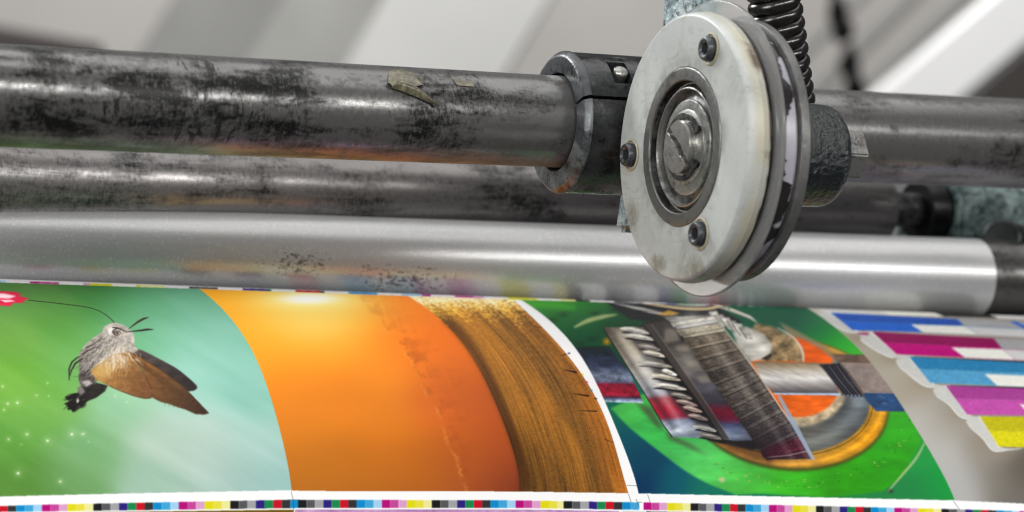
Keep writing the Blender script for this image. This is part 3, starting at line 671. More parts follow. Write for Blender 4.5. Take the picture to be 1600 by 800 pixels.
    stroke((L3 * .45 + R3 * .55)[:70], [16, 10, 2], rgb(250, 240, 222), 12, .26, clip=B)
    stroke(R3 + (1.2, 0), 2.2, rgb(206, 196, 180), .4, .85, clip=B)
    poly(G([(946, 384), (960, 386), (1020, 490), (1082, 612), (1070, 616), (1004, 500)]), rgb(150, 166, 186), .6, .9, clip=B)
    glow(1082, 505, 34, 13, rgb(255, 250, 240), .4, clip=B); glow(1185, 690, 42, 30, rgb(18, 12, 16), .5, clip=B); glow(1010, 572, 14, 30, rgb(244, 240, 236), .3, clip=B); glow(1100, 660, 26, 20, rgb(16, 16, 26), .45, clip=B); glow(1075, 560, 10, 20, rgb(200, 190, 176), .3, clip=B)
    # right shaft, thread and square end
    sr = H([(214, 300), (300, 302), (540, 308), (610, 452), (316, 448), (270, 400)])
    sl2 = box(sr, 4); x, y = GX[sl2], GY[sl2]; v = (y - 460) * 2.857; c = np.zeros((*x.shape, 3))
    ka = np.array([(298, 116, 98, 76), (315, 150, 132, 106), (345, 196, 188, 178), (375, 216, 212, 208), (400, 168, 162, 160), (425, 110, 104, 104), (438, 84, 80, 86), (444, 190, 214, 240), (452, 120, 150, 190)], float)
    for i in range(3): c[..., i] = np.interp(v - (x - 1200) * .02, ka[:, 0], ka[:, i + 1])
    nn = vnoise(26, 3, 4, .75, coords=(x * .94 + y * .34, y * .94 - x * .34))
    put(sl2, blur(inside(sr, sl2), .6) * B[sl2], np.clip(c / 255 * (1 + (nn[..., None] - .5) * .45), 0, 1).astype(np.float32))
    poly(H([(512, 313), (606, 308), (640, 350), (700, 438), (716, 458), (620, 454), (570, 380)]), rgb(30, 30, 38), .6, 1, clip=B)
    for k in range(6):
        x = 522 + 17 * k
        stroke(H([(x, 316), (x + 44, 378), (x + 104, 452)]), [1, 1.6, 1], rgb(*[(126, 120, 118), (70, 70, 84)][k % 2]), .3, .85, clip=B)
        q = H([(x + 104, 452)])[0]; glow(q[0], q[1], 1.4, 1.2, rgb(170, 190, 220), .8, clip=B)
    poly(H([(572, 268), (745, 270), (770, 316), (860, 440), (912, 524), (768, 522), (716, 462), (640, 350)]), rgb(92, 76, 68), .6, 1, clip=B)
    poly(H([(572, 268), (748, 272), (764, 310), (610, 306)]), metal((110, 88, 76), 14, 6, .7), .8, 1, clip=B)
    poly(H([(610, 310), (764, 313), (850, 436), (710, 436), (650, 350)]), metal((140, 126, 120), 18, 8, .45), .8, 1, clip=B)
    poly(H([(712, 440), (850, 444), (912, 524), (768, 522), (722, 470)]), metal((40, 70, 112), 12, 6, .7), .7, 1, clip=B)
    stroke(H([(612, 308), (762, 311)]), 1.2, rgb(190, 176, 164), .4, .8, clip=B); stroke(H([(712, 438), (850, 441)]), 1.1, rgb(170, 176, 190), .4, .8, clip=B)
    for k in range(26):
        q = H([(RNG.uniform(650, 830), RNG.uniform(320, 500))])[0]; glow(q[0], q[1], .8, .6, rgb(230, 226, 220), .6, clip=B)

    # -- page four: colour swatch strips on a bare proof
    pg = [(x, TOP(x)) for x in np.linspace(1261, 1900, 10)] + [(1900, BOT(1900))] + [(x, BOT(x)) for x in np.linspace(1890, 1493, 10)] + [(LC(y), y) for y in np.linspace(781, 481, 50)]
    sl = box(pg, 2); A[:] = 0; A[sl] = inside(pg, sl)
    w = wash([(1290, 500, 206, 200, 186), (1320, 520, 186, 176, 156), (1360, 560, 184, 176, 158), (1420, 600, 178, 168, 150), (1400, 580, 190, 182, 168), (1480, 650, 170, 162, 150), (1440, 660, 200, 196, 190), (1470, 710, 196, 194, 190), (1500, 760, 190, 190, 188), (1560, 750, 140, 134, 124), (1600, 740, 96, 88, 78), (1600, 780, 120, 116, 110), (1540, 700, 160, 152, 142), (1700, 760, 96, 90, 80), (1850, 780, 110, 104, 96)], sl, 36)
    put(sl, A[sl], w * .92)
    Q = lambda pts: [(1270 + x / 3.2, 470 + y / 3.2) for x, y in pts]
    X = 2100
    paper, edgec, grey = rgb(226, 226, 222), rgb(200, 200, 196), rgb(196, 196, 198)
    grain = lambda c, amt=.12: (lambda x, y: np.clip(c * (1 + (vnoise(4, 2.4, 3, .7, coords=(x, y))[..., None] - .5) * 2 * amt), 0, 1))
    # far strip
    poly(Q([(0, 28), (310, 42), (380, 72), (60, 62)]), rgb(206, 206, 206), .6, 1, clip=A)
    poly(Q([(310, 42), (590, 50), (660, 80), (380, 72)]), rgb(232, 232, 222), .5, 1, clip=A)
    poly(Q([(586, 49), (860, 60), (928, 88), (658, 80)]), grain(rgb(38, 38, 36)), .5, 1, clip=A)
    poly(Q([(870, 60), (X, 100), (X, 130), (930, 90)]), rgb(214, 214, 214), .5, 1, clip=A); poly(Q([(1020, 66), (1040, 62), (X, 110), (X, 140)]), rgb(20, 90, 206), .5, 1, clip=A)
    def strip(tip, a, b, c, d, colr, dark, wx0, wx1, mid):
        """tip outline of the folded left end, then the coloured face a-b-c-d with its fold at height mid"""
        poly(Q(tip), grain(edgec, .04), .7, 1, sm=4, clip=A)
        tc = np.array(tip, float); n_ = len(tip); inner = np.vstack([tc[1:4], tc[4:n_ - 1] * .5 + tc[[3]] * .5]) if n_ > 6 else tc
        stroke(smooth(Q([tip[1], tip[2], tip[3]]), 4, False), [2.5, 4, 4], rgb(228, 227, 223), 1.2, .9, clip=A)
        stroke(smooth(Q(tip[5:]), 4, False), [1., 1.6, .6], rgb(240, 240, 236), .6, .8, clip=A)
        (ax, ay), (bx, by), (cx, cy), (dx, dy) = a, b, c, d
        sl = by - ay; s = (by - ay) / (bx - ax)
        fm = (mid - ay) / (dy - ay); mx = ax + (dx - ax) * fm
        s2 = (cy - dy) / (cx - dx); sm_ = s * (1 - fm) + s2 * fm
        poly(Q([(mx, mid), (mx + X, mid + X * sm_), (dx + X, dy + X * s2), (dx, dy)]), grain(colr), .5, 1, clip=A)
        poly(Q([(ax, ay), (ax + X, ay + X * s), (mx + X, mid + X * sm_), (mx, mid)]), grain(dark), .5, 1, clip=A)
        if wx0:
            f = (wx0[1] - ay) / (dy - ay)
            poly(Q([(wx0[0], wx0[1]), (wx1[0], wx1[1]), (wx1[2], wx1[3]), (wx0[2], wx0[3])]), grain(rgb(234, 234, 226), .04), .5, 1, clip=A)
            poly(Q([(wx1[0], wx1[1]), (X, wx1[1] + (X - wx1[0]) * s), (X, wx1[3] + (X - wx1[2]) * s), (wx1[2], wx1[3])]), grain(rgb(206, 206, 206), .05), .5, 1, clip=A)
        for k in range(90):
            u = RNG.random(); xx = mx + u * 560; stroke(Q([(xx, mid + (xx - mx) * sm_ + RNG.normal(0, 1.6)), (xx + 9, mid + (xx - mx) * sm_ + RNG.normal(0, 1.6))]), .6, colr * 1.1 if RNG.random() < .5 else dark * .9, .2, .6, clip=A)
    # shadows are part of the printed picture
    for (x, y, rx, ry) in [(1345, 528, 26, 10), (1400, 560, 30, 12), (1455, 598, 30, 14), (1510, 642, 30, 16), (1560, 690, 40, 20)]:
        glow(x, y, rx, ry, rgb(140, 128, 104), .55, clip=A)
    strip([(28, 64), (92, 62), (96, 66), (220, 150), (330, 158), (250, 161), (180, 158), (120, 132), (70, 96)], (88, 60), (720, 92), (550, 158), (200, 148), rgb(18, 96, 204), rgb(10, 76, 176), (490, 119, 552, 158), (758, 128, 832, 170), 100)
    poly(Q([(722, 92), (X, 150), (X, 190), (760, 128)]), grain(rgb(168, 168, 170), .05), .5, 1, clip=A); poly(Q([(985, 104), (1020, 106), (1200, 190), (1160, 190)]), rgb(20, 90, 206), .5, 1, clip=A)
    strip([(218, 163), (296, 155), (310, 172), (430, 262), (510, 276), (400, 288), (330, 258), (262, 214), (240, 196), (246, 184)], (296, 155), (904, 188), (756, 284), (420, 268), rgb(186, 4, 118), rgb(138, 0, 82), (692, 234, 760, 284), (948, 243, 1014, 296), 208)
    poly(Q([(904, 188), (X, 240), (X, 290), (950, 243)]), grain(rgb(160, 160, 162), .05), .5, 1, clip=A)
    poly(Q([(218, 163), (276, 160), (282, 172), (230, 170)]), rgb(160, 10, 96), .6, 1, clip=A)
    strip([(418, 294), (484, 284), (500, 300), (600, 412), (690, 424), (600, 436), (545, 420), (470, 362), (430, 330)], (482, 280), (1056, 306), (920, 425), (588, 412), rgb(82, 158, 202), rgb(42, 126, 176), (860, 367, 922, 425), (1200, 382, 1290, 440), 340)
    stroke(Q([(510, 281), (1056, 306), (X, 350)]), [.6, 2.2, 2.4], rgb(26, 26, 28), .4, .9, clip=A)
    strip([(605, 440), (664, 428), (690, 450), (780, 570), (880, 578), (790, 594), (735, 580), (680, 520), (618, 478)], (664, 424), (1056, 436), (1056, 574), (772, 570), rgb(192, 78, 168), rgb(164, 62, 144), (1034, 518, 1060, 545), (1300, 530, 1330, 560), 490)
    stroke(Q([(690, 424), (1056, 436), (X, 470)]), [.6, 2.2, 2.4], rgb(26, 26, 28), .4, .9, clip=A)
    strip([(770, 596), (834, 582), (850, 600), (930, 728), (1056, 738), (960, 752), (900, 750), (850, 690), (782, 630)], (836, 580), (1056, 580), (1056, 734), (930, 730), rgb(216, 208, 14), rgb(190, 182, 12), None, None, 650)

    # -- crop marks
    for pts in [[(455, 768), (458, 782), (459, 799)], [(449, 781), (468, 781)], [(982, 772), (986, 784)], [(1012, 773), (1016, 785)], [(980, 758.5), (996, 759)], [(994, 780), (999, 793)], [(1490, 783), (1500, 797)], [(996, 785), (1003, 785)]]:
        stroke(pts, .8, (.28, .28, .3), .1, .8)
paint()
# ------------------------------------------------------------------ the printed sheet: a curved web of paper, profile measured across the rollers
QN = np.array([[0, 0], [0.03035137, 0.03252508], [0.07182069, 0.05923278], [0.11099421, 0.07605577], [0.15404901, 0.08735224]])
BUL, XM = 0.04638682, -0.07102103
def spline(P, t):
    n = len(P); A = np.zeros((n, n)); B = np.zeros(P.shape); A[0, 0] = A[-1, -1] = 1
    for i in range(1, n - 1):
        A[i, i - 1] = 1; A[i, i] = 4; A[i, i + 1] = 1; B[i] = 6 * (P[i + 1] - 2 * P[i] + P[i - 1])
    Mm = np.linalg.solve(A, B); i = np.clip(t.astype(int), 0, n - 2); s = (t - i)[:, None]
    return P[i] * (1 - s) + P[i + 1] * s + ((1 - s) ** 3 - (1 - s)) * Mm[i] / 6 + (s ** 3 - s) * Mm[i + 1] / 6
_t = np.linspace(0, 4, 400); _q = spline(QN, _t)
_d0 = (_q[1] - _q[0]) / np.linalg.norm(_q[1] - _q[0]); _d1 = (_q[-1] - _q[-2]) / np.linalg.norm(_q[-1] - _q[-2])
def _turn(d, a): c, s = math.cos(a), math.sin(a); return np.array([c * d[0] - s * d[1], s * d[0] + c * d[1]])
_pre, _p, _d = [], _q[0].copy(), -_d0
for k in range(40):                                  # on below the frame, bending down over the cylinder
    _d = _turn(_d, .008); _p = _p + _d * .002; _pre.append(_p.copy())
_post, _p, _d = [], _q[-1].copy(), _d1
for k in range(40):                                  # on under the silver roller, over the crest
    _d = _turn(_d, -.05 if k < 24 else 0); _p = _p + _d * .002; _post.append(_p.copy())
PROF = np.vstack([_pre[::-1], _q, _post]); PT = np.concatenate([np.linspace(-1.6, -.04, 40), _t, np.full(40, 4.)])
ARC = np.concatenate([[0], np.cumsum(np.linalg.norm(np.diff(PROF, axis=0), axis=1))]); ARC -= ARC[40]
VTOP = float(ARC[40 + 399]); VEND = float(ARC[-1]); VLOW = float(ARC[0])
def sheet_cam(X, v, lift=0.):
    """point of the sheet in camera axes; X along the rollers, v along the paper"""
    X, v = np.asarray(X, float), np.asarray(v, float)
    U, Wz, t = np.interp(v, ARC, PROF[:, 0]), np.interp(v, ARC, PROF[:, 1]), np.interp(v, ARC, PT)
    Wz = Wz - BUL * (X - XM) ** 2 * np.clip(1 - t / 4, 0, 1.2) + lift
    return ORG + X[..., None] * AX + U[..., None] * E1 + Wz[..., None] * E2
def sheet_px(X, v):
    P = sheet_cam(X, v); return CX + FPX * P[..., 0] / P[..., 2], CY - FPX * P[..., 1] / P[..., 2]
def sheet_inv(px, py, it=14):
    X = (np.asarray(px, float) - 998) / 3000; v = (771 - np.asarray(py, float)) / 318 * VTOP
    X = X + .06 * v / VTOP
    for _ in range(it):
        h = 1e-5; a, b = sheet_px(X, v); ax, bx = sheet_px(X + h, v); av, bv = sheet_px(X, v + h)
        j11, j21, j12, j22 = (ax - a) / h, (bx - b) / h, (av - a) / h, (bv - b) / h
        D = j11 * j22 - j12 * j21; D = np.where(np.abs(D) < 1e3, 1e3 * np.sign(D + 1e-9), D)
        ex, ey = px - a, py - b
        X = X + np.clip((ex * j22 - ey * j12) / D, -.05, .05); v = np.clip(v + np.clip((ey * j11 - ex * j21) / D, -.02, .02), VLOW, VTOP + .004)
    return X, v
# the artwork laid out flat on the paper's own coordinates
XA, XB, TW, TH = -.46, .36, 3600, 1200
VA, VB = VLOW, VTOP + .006
def bake():
    Xg, Vg = np.meshgrid(np.linspace(XA, XB, TW), np.linspace(VA, VB, TH))
    px, py = sheet_px(Xg, Vg)
    fx = np.clip((px - PX0) * SS, 0, CW - 1.001); fy = np.clip((py - PY0) * SS, 0, CH - 1.001)
    ix, iy = fx.astype(int), fy.astype(int); dx, dy = (fx - ix)[..., None].astype(np.float32), (fy - iy)[..., None].astype(np.float32)
    t = (ART[iy, ix] * (1 - dx) + ART[iy, ix + 1] * dx) * (1 - dy) + (ART[iy + 1, ix] * (1 - dx) + ART[iy + 1, ix + 1] * dx) * dy
    img = bpy.data.images.new('artwork', TW, TH)
    buf = np.ones((TH, TW, 4), np.float32); buf[..., :3] = np.clip(t, 0, 1) * .97
    img.pixels.foreach_set(buf.ravel()); img.update()
    return img
IMG = bake()
def ink_material(name, rough=.42, coat=0.):
    s = NT(name)
    uv = s.n('ShaderNodeTexCoord').outputs['UV']
    tx = s.n('ShaderNodeTexImage', {'Vector': uv}, extension='EXTEND', interpolation='Cubic'); tx.image = IMG
    v = s.obj()
    fib = s.noise(v, 1400, 3, .6)
    s.set(Base_Color=tx.outputs[0], Roughness=rough, Normal=s.bump(fib, .06, .0002), Coat_Weight=coat, Coat_Roughness=.25)
    s.b.inputs['Specular IOR Level'].default_value = .1
    return s.m
M_PAPER, M_INK = ink_material('offset_paper', .6), ink_material('printed_ink', .5, 0.)
def sheet_mesh(name, Xg, Vg, lift, thick=0.):
    P = sheet_cam(Xg, Vg, lift); H, Wd = Xg.shape
    Wp = (P.reshape(-1, 3) - ORG) @ RW.T + BASE
    idx = np.arange(H * Wd).reshape(H, Wd)
    F = np.stack([idx[:-1, :-1], idx[:-1, 1:], idx[1:, 1:], idx[1:, :-1]], -1).reshape(-1, 4)
    me = bpy.data.meshes.new(name); me.from_pydata(Wp.tolist(), [], F.tolist())
    uv = me.uv_layers.new(name='uv')
    U = np.stack([(Xg - XA) / (XB - XA), (Vg - VA) / (VB - VA)], -1).reshape(-1, 2)
    uv.data.foreach_set('uv', U[F.ravel()].ravel().astype(np.float32))
    me.polygons.foreach_set('use_smooth', [True] * len(F)); me.update()
    return me
sheet = thing('printed_sheet', cam2w(ORG), 'large curved sheet of glossy colour pictures with colour bars along its white margins', 'print')
Xg, Vg = np.meshgrid(np.linspace(XA, XB, 150), np.linspace(VLOW, VEND, 110))
paper_me = sheet_mesh('paper', Xg, Vg, 0.)
link('paper', paper_me, M_PAPER, None, sheet, 'white paper with rows of small colour control patches')
def bounds(fl, fr, name, label):
    yv = np.linspace(450, 785, 40)
    def bx(f, cap):
        if f is None: return lambda v: np.full(np.shape(v), cap)
        xs = f(yv); Xi, Vi = sheet_inv(xs, yv); k = Vi.argsort()
        keep = np.concatenate([[True], np.diff(Vi[k]) > 1e-5])
        return lambda v, a=Vi[k][keep], b=Xi[k][keep]: np.interp(v, a, b)
    xl, xr = bx(fl, XA), bx(fr, XB)
    s, r = np.meshgrid(np.linspace(0, 1, 56), np.linspace(0, 1, 72))
    xs = np.linspace(-250, 1890, 120)
    Xb, Vb_ = sheet_inv(xs, BOT(xs)); Xt, Vt_ = sheet_inv(xs, TOP(xs))
    kb, kt = np.polyfit(Xb, Vb_, 5), np.polyfit(Xt, Vt_, 3)
    vb = lambda X: np.interp(X, np.sort(Xb), Vb_[np.argsort(Xb)]); vt = lambda X: np.polyval(kt, X)
    Vg = r * VTOP
    for _ in range(6):
        Xg = xl(Vg) * (1 - s) + xr(Vg) * s
        Vg = vb(Xg) * (1 - r) + np.minimum(vt(Xg), VTOP) * r
    link('printed_picture', sheet_mesh('printed_picture', Xg, Vg, .00012), M_INK, None, sheet, label)
bounds(None, LA, 'a', 'green picture of a hovering hawk moth and a pink flower')
bounds(LA, LB0, 'b', 'orange sunset picture over a ploughed field')
bounds(LB1, LC, 'c', 'picture of steel gear cutters on a green machine')
bounds(LC, None, 'd', 'picture of blue magenta cyan and yellow swatch strips')
# ------------------------------------------------------------------ metals, plastics, castings
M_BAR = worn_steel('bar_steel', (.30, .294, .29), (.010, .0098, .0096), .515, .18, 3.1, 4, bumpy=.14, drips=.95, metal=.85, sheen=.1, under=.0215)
M_BAR2 = worn_steel('rear_bar_steel', (.30, .285, .282), (.014, .0135, .013), .495, .25, 8.4, 7, bumpy=.12, metal=.85, sheen=.1)
M_BEAR = worn_steel('bearing_steel', (.50, .50, .48), (.035, .035, .033), .48, .24, 1.7, 2, bumpy=.35)
M_RACE = worn_steel('race_steel', (.30, .30, .29), (.05, .05, .048), .49, .30, 9.7, 2, bumpy=.4)
M_DARK = worn_steel('oiled_steel', (.20, .20, .20), (.012, .012, .012), .55, .30, 5.2, 3, bumpy=.35)
M_BLACK = plain('blackened_steel', (.018, .018, .019), .34, .7, .4, 300, .2)
M_HOLE_SHADE_CHAIN = plain('hole_shade_chain_black', (.006, .006, .006), .5, 0, .2, 300, .1)  # shade of the screw recesses put into the colour; also the chain's black
M_SPRING = plain('spring_wire', (.10, .095, .092), .24, .9, .4, 160, .25)
M_SCREW = worn_steel('screw_steel', (.17, .18, .195), (.012, .012, .013), .49, .30, 2.2, 2)
M_BOLT = worn_steel('plated_bolt', (.60, .595, .565), (.05, .048, .045), .47, .27, 6.6, 2, bumpy=.3)
M_CLAMP = cast_paint('clamp_paint', (.028, .029, .031), (.30, .32, .33), (.010, .010, .011), .66, .25, .24, .5)
M_CLAMP_F = cast_paint('clamp_face_paint', (.065, .07, .077), (.26, .28, .29), (.02, .02, .02), .57, .35, .32, .35)
M_TEAL = cast_paint('teal_casting', (.22, .30, .32), (.46, .54, .55), (.03, .035, .037), .50, .7, .42, .7)
M_BOSS = cast_paint('pitted_casting', (.014, .019, .021), (.085, .10, .105), (.008, .010, .011),   .68, .75, .17, 1.0)
M_BRKT = cast_paint('bracket_casting', (.05, .085, .085), (.24, .32, .31), (.008, .010, .010), .52, .7, .4, .55)

def roller_material():
    s = NT('satin_roller_steel')
    v = s.obj(); vx = s.obj((.06, 1, 1))
    g = s.noise(vx, 160, 6, .7); f = s.noise(v, 1500, 3, .7); b = s.noise(s.obj((.25, 1, 1)), 22, 5, .6)
    col = s.mix(s.ramp(b, (.35, 0.), (.65, 1.)), (.45, .45, .455), (.52, .52, .525))
    col = s.mix(s.math('MULTIPLY', s.ramp(g, (.5, 0.), (.62, 1.)), .35), col, (.42, .42, .425))
    dust = s.ramp(s.voro(v, 520), (.0, 1.), (.13, 0.)); dm = s.ramp(s.noise(v, 300, 3), (.48, 0.), (.56, 1.))
    dust = s.math('MAXIMUM', s.math('MULTIPLY', dust, dm), s.math('MULTIPLY', s.ramp(s.noise(v, 900, 3, .7), (.56, 0.), (.70, 1.)), .55))
    col = s.mix(dust, col, (.92, .92, .92))
    x, y, z = s.sep(s.obj())[0:3]
    # two patches of dried ink specks on the near side
    def near(cx, wx, cz, wz):
        a = s.math('DIVIDE', s.math('SUBTRACT', x, cx), wx); c = s.math('DIVIDE', s.math('SUBTRACT', z, cz), wz)
        return s.math('SUBTRACT', 1., s.math('ADD', s.math('MULTIPLY', a, a), s.math('MULTIPLY', c, c)))
    pm = s.math('MAXIMUM', near(.176, .026, -.003, .010), near(.237, .040, -.010, .012))
    sp = s.noise(s.obj((.55, 1, 1)), 620, 5, .75)
    sp = s.ramp(s.math('ADD', sp, s.math('MULTIPLY', s.math('MAXIMUM', pm, -1.), .16)), (.665, 0.), (.70, 1.))
    col = s.mix(s.math('MULTIPLY', sp, .8), col, (.05, .048, .045))
    s.set(Base_Color=col, Metallic=.42, Roughness=s.math('ADD', .25, s.math('MULTIPLY', g, .12)),
          Normal=s.bump(s.math('ADD', f, s.math('MULTIPLY', g, .7)), .16, .0003))
    return s.m
M_ROLL = roller_material()

ZW_ = 1.205
def nylon_material():
    s = NT('aged_nylon')
    v = s.obj()
    a = s.noise(v, 38, 6, .65, .6); f = s.noise(v, 700, 4, .7); sc_ = s.noise(s.obj((1, .12, 1)), 420, 4, .7)
    col = s.mix(s.ramp(a, (.3, 0.), (.7, 1.)), (.43, .452, .437), (.515, .537, .522))
    st = s.ramp(s.noise(s.obj((1, 1, .6), (3, 1, 2)), 30, 5, .7, 1.5), (.53, 0.), (.68, 1.))
    col = s.mix(s.math('MULTIPLY', st, .42), col, (.25, .25, .215))
    yz = s.n('ShaderNodeVectorMath', {0: s.n('ShaderNodeMapping', {'Vector': v, 'Scale': (0, 1, 1)}).outputs[0]}, operation='LENGTH').outputs['Value']
    ring = s.math('MULTIPLY', s.ramp(s.math('MULTIPLY', yz, 10.), (.355, 1.), (.43, 0.)), s.ramp(s.noise(v, 90, 5, .7), (.42, 0.), (.62, 1.)))
    col = s.mix(s.math('MULTIPLY', ring, .55), col, (.12, .12, .11))
    sm = s.ramp(s.noise(s.obj((1, .6, 1.6), (7, 2, 5)), 120, 6, .72, 1.2), (.57, 0.), (.66, 1.))
    col = s.mix(s.math('MULTIPLY', sm, .28), col, (.16, .16, .14))
    x = s.sep(s.obj())[0]
    rim = s.math('MULTIPLY', s.ramp(s.math('MULTIPLY', x, 100.), (.12, 0.), (.45, 1.)), s.ramp(s.noise(v, 34, 4, .6), (.35, .25), (.62, 1.)))
    col = s.mix(s.math('MULTIPLY', rim, .7), col, (.43, .38, .25))
    _, yy_, zz_ = s.sep(s.obj())[0:3]
    kk_ = ZW_ / FPX
    def spot(px, py, rx, ry, sharp=1.):
        a = s.math('DIVIDE', s.math('SUBTRACT', yy_, -(px - 1064.5) / .458 * kk_), rx / .458 * kk_); c = s.math('DIVIDE', s.math('SUBTRACT', zz_, (229.5 - py) * kk_), ry * kk_)
        return s.math('SUBTRACT', 1., s.math('ADD', s.math('MULTIPLY', a, a), s.math('MULTIPLY', c, c)))
    blotch = s.math('MAXIMUM', s.math('MAXIMUM', spot(992, 340, 15, 34), spot(1088, 418, 20, 26)), spot(1035, 415, 16, 20))
    bl = s.ramp(s.math('ADD', s.math('MULTIPLY', s.math('MAXIMUM', blotch, -.6), .30), s.noise(v, 130, 6, .7, .8)), (.52, 0.), (.86, 1.))
    col = s.mix(s.math('MULTIPLY', bl, .75), col, (.17, .16, .115))
    rim2 = s.math('MULTIPLY', s.ramp(s.math('MULTIPLY', x, 100.), (.45, 0.), (.7, 1.)), s.ramp(s.math('ADD', s.math('MULTIPLY', s.math('MAXIMUM', s.math('MAXIMUM', spot(1120, 96, 60, 46), spot(1130, 250, 40, 24)), -.6), .25), s.noise(s.obj((.6, 1, 1), (5, 1, 1)), 85, 5, .65, 1.)), (.60, 0.), (.76, 1.)))
    col = s.mix(s.math('MULTIPLY', rim2, .9), col, (.10, .065, .045))
    edge = s.math('MULTIPLY', s.ramp(s.math('MULTIPLY', x, 100.), (.94, 0.), (1.12, 1.)), s.ramp(s.noise(s.obj((.4, 1, 1)), 60, 5, .65), (.45, 0.), (.56, 1.)))
    col = s.mix(edge, col, (.05, .038, .028))
    pit = s.math('MULTIPLY', s.ramp(s.voro(v, 340), (.0, 1.), (.12, 0.)), s.ramp(s.noise(v, 130, 3), (.54, 0.), (.62, 1.)))
    col = s.mix(s.math('MULTIPLY', pit, .85), col, (.10, .095, .08))
    scr = s.ramp(sc_, (.655, 0.), (.69, 1.))
    col = s.mix(s.math('MULTIPLY', scr, .3), col, (.30, .30, .27))
    s.set(Base_Color=col, Roughness=s.math('ADD', .27, s.math('MULTIPLY', a, .2)), Normal=s.bump(s.math('ADD', f, s.math('MULTIPLY', pit, -1.)), .15, .0004))
    return s.m
M_NYLON = nylon_material()
def drum_material():
    s = NT('greasy_drum')
    v = s.obj()
    x = s.math('MULTIPLY', s.sep(v)[0], 100.)
    n = s.noise(s.obj((.8, 1, 1), (1.3, .4, 2.1)), 42, 5, .55, .8)
    k = s.math('ADD', s.math('MULTIPLY', s.math('SUBTRACT', n, .5), 3.4), s.math('SUBTRACT', 2.40, x))
    m = s.ramp(k, (.0, 0.), (.10, 1.))
    base = s.mix(s.ramp(s.noise(v, 45, 4), (.35, 0.), (.65, 1.)), (.30, .295, .335), (.40, .39, .435))
    s.set(Base_Color=s.mix(m, base, (.018, .016, .016)), Roughness=s.math('SUBTRACT', .30, s.math('MULTIPLY', m, .06)), Normal=s.bump(m, .5, .0008))
    return s.m
M_DRUM = drum_material()
def clear_material():
    s = NT('clear_plastic')
    n = s.noise(s.obj(), 120, 4, .6)
    s.set(Base_Color=(.93, .93, .92), Transmission_Weight=.88, Roughness=s.math('ADD', .08, s.math('MULTIPLY', n, .14)), IOR=1.22)
    return s.m
M_CLEAR = clear_material()
def flange_material():
    s = NT('sandblasted_flange')
    v = s.obj()
    n = s.noise(v, 700, 4, .7); b = s.noise(v, 60, 5, .6)
    col = s.mix(s.ramp(b, (.35, 0.), (.65, 1.)), (.11, .11, .107), (.21, .21, .205))
    col = s.mix(s.ramp(n, (.62, 0.), (.7, 1.)), col, (.42, .42, .4))
    col = s.mix(s.ramp(s.noise(v, 260, 3), (.64, 0.), (.69, 1.)), col, (.02, .02, .02))
    s.set(Base_Color=col, Metallic=.5, Roughness=.42, Normal=s.bump(n, .4, .0005))
    return s.m
M_FLANGE = flange_material()

_bb = M_BOSS.node_tree.nodes['Principled BSDF']; _bb.inputs['Coat Weight'].default_value = .5; _bb.inputs['Coat Roughness'].default_value = .12
_tr = M_BOSS.node_tree; _tr.links.new(_bb.inputs['Normal'].links[0].from_socket, _bb.inputs['Coat Normal'])
# ------------------------------------------------------------------ rollers and bars (axes measured along their centre lines)
def size(px, z): return px / FPX * z
# main bar
A, Bm = W(-60, 146.2, 1 / (.8807 + .000117 * 60)), W(893, 191, 1 / .776)
mtx, L = rod_matrix(A, Bm)
rb = .0215
bar = thing('guide_bar', A, 'long grimy steel bar of the upper row, stained black and carrying a scrap of tape', 'steel bar', 'guide bars')
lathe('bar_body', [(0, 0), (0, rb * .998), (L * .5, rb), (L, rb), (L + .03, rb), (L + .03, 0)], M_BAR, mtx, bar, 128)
# torn tape on the bar: a skin lying on the cylinder
def bar_skin(name, pts, r0, mat, parent, mtx, lift=.00035, n=14, curl=None):
    """outline of (x, angle) wrapped on the bar; filled as a strip grid"""
    bm = bmesh.new(); p = np.array(pts, float)
    xs = np.linspace(p[:, 0].min(), p[:, 0].max(), n)
    def span(x):
        c = []
        for i in range(len(p)):
            (xa, ya), (xb, yb) = p[i], p[(i + 1) % len(p)]
            if (xa - x) * (xb - x) <= 0 and xa != xb: c.append(ya + (yb - ya) * (x - xa) / (xb - xa))
        return (min(c), max(c)) if c else (0, 0)
    rows = []
    for x in xs:
        lo, hi = span(min(max(x, xs[0] + 1e-6), xs[-1] - 1e-6)); row = []
        for k in range(7):
            a = lo + (hi - lo) * k / 6; r = r0 + lift + (curl(x, a, k / 6) if curl else 0)
            row.append(bm.verts.new((x, -r * math.cos(a), r * math.sin(a))))
        rows.append(row)
    for i in range(n - 1):
        for k in range(6):
            try: bm.faces.new((rows[i][k], rows[i + 1][k], rows[i + 1][k + 1], rows[i][k + 1]))
            except ValueError: pass
    bmesh.ops.recalc_face_normals(bm, faces=bm.faces)
    bmesh.ops.solidify(bm, geom=bm.faces[:], thickness=.0001)
    return link(name, finish(bm, name), mat, mtx, parent)
def tape_material():
    s = NT('yellowed_tape')
    n = s.noise(s.obj(), 240, 5, .7, 1.)
    s.set(Base_Color=s.mix(s.ramp(n, (.35, 0.), (.65, 1.)), (.05, .045, .028), (.22, .20, .13)), Roughness=.16, Normal=s.bump(n, .4, .0006))
    return s.m
M_TAPE = tape_material()
def bx_at(px):    # local x along the main bar under photograph column px
    best = min(np.linspace(0, L, 1200), key=lambda t: abs(proj(mtx @ Vector((t, 0, 0)))[0] - px)); return float(best)
def proj(w):
    p = (np.array(w) - BASE) @ RW + ORG
    return CX + FPX * p[0] / p[2], CY - FPX * p[1] / p[2]
def bang(px, py):  # angle round the bar seen at that height
    t = bx_at(px); c = proj(mtx @ Vector((t, 0, 0))); e = proj(mtx @ Vector((t, 0, rb)))
    return math.asin(max(-1, min(1, (c[1] - py) / (c[1] - e[1]))))
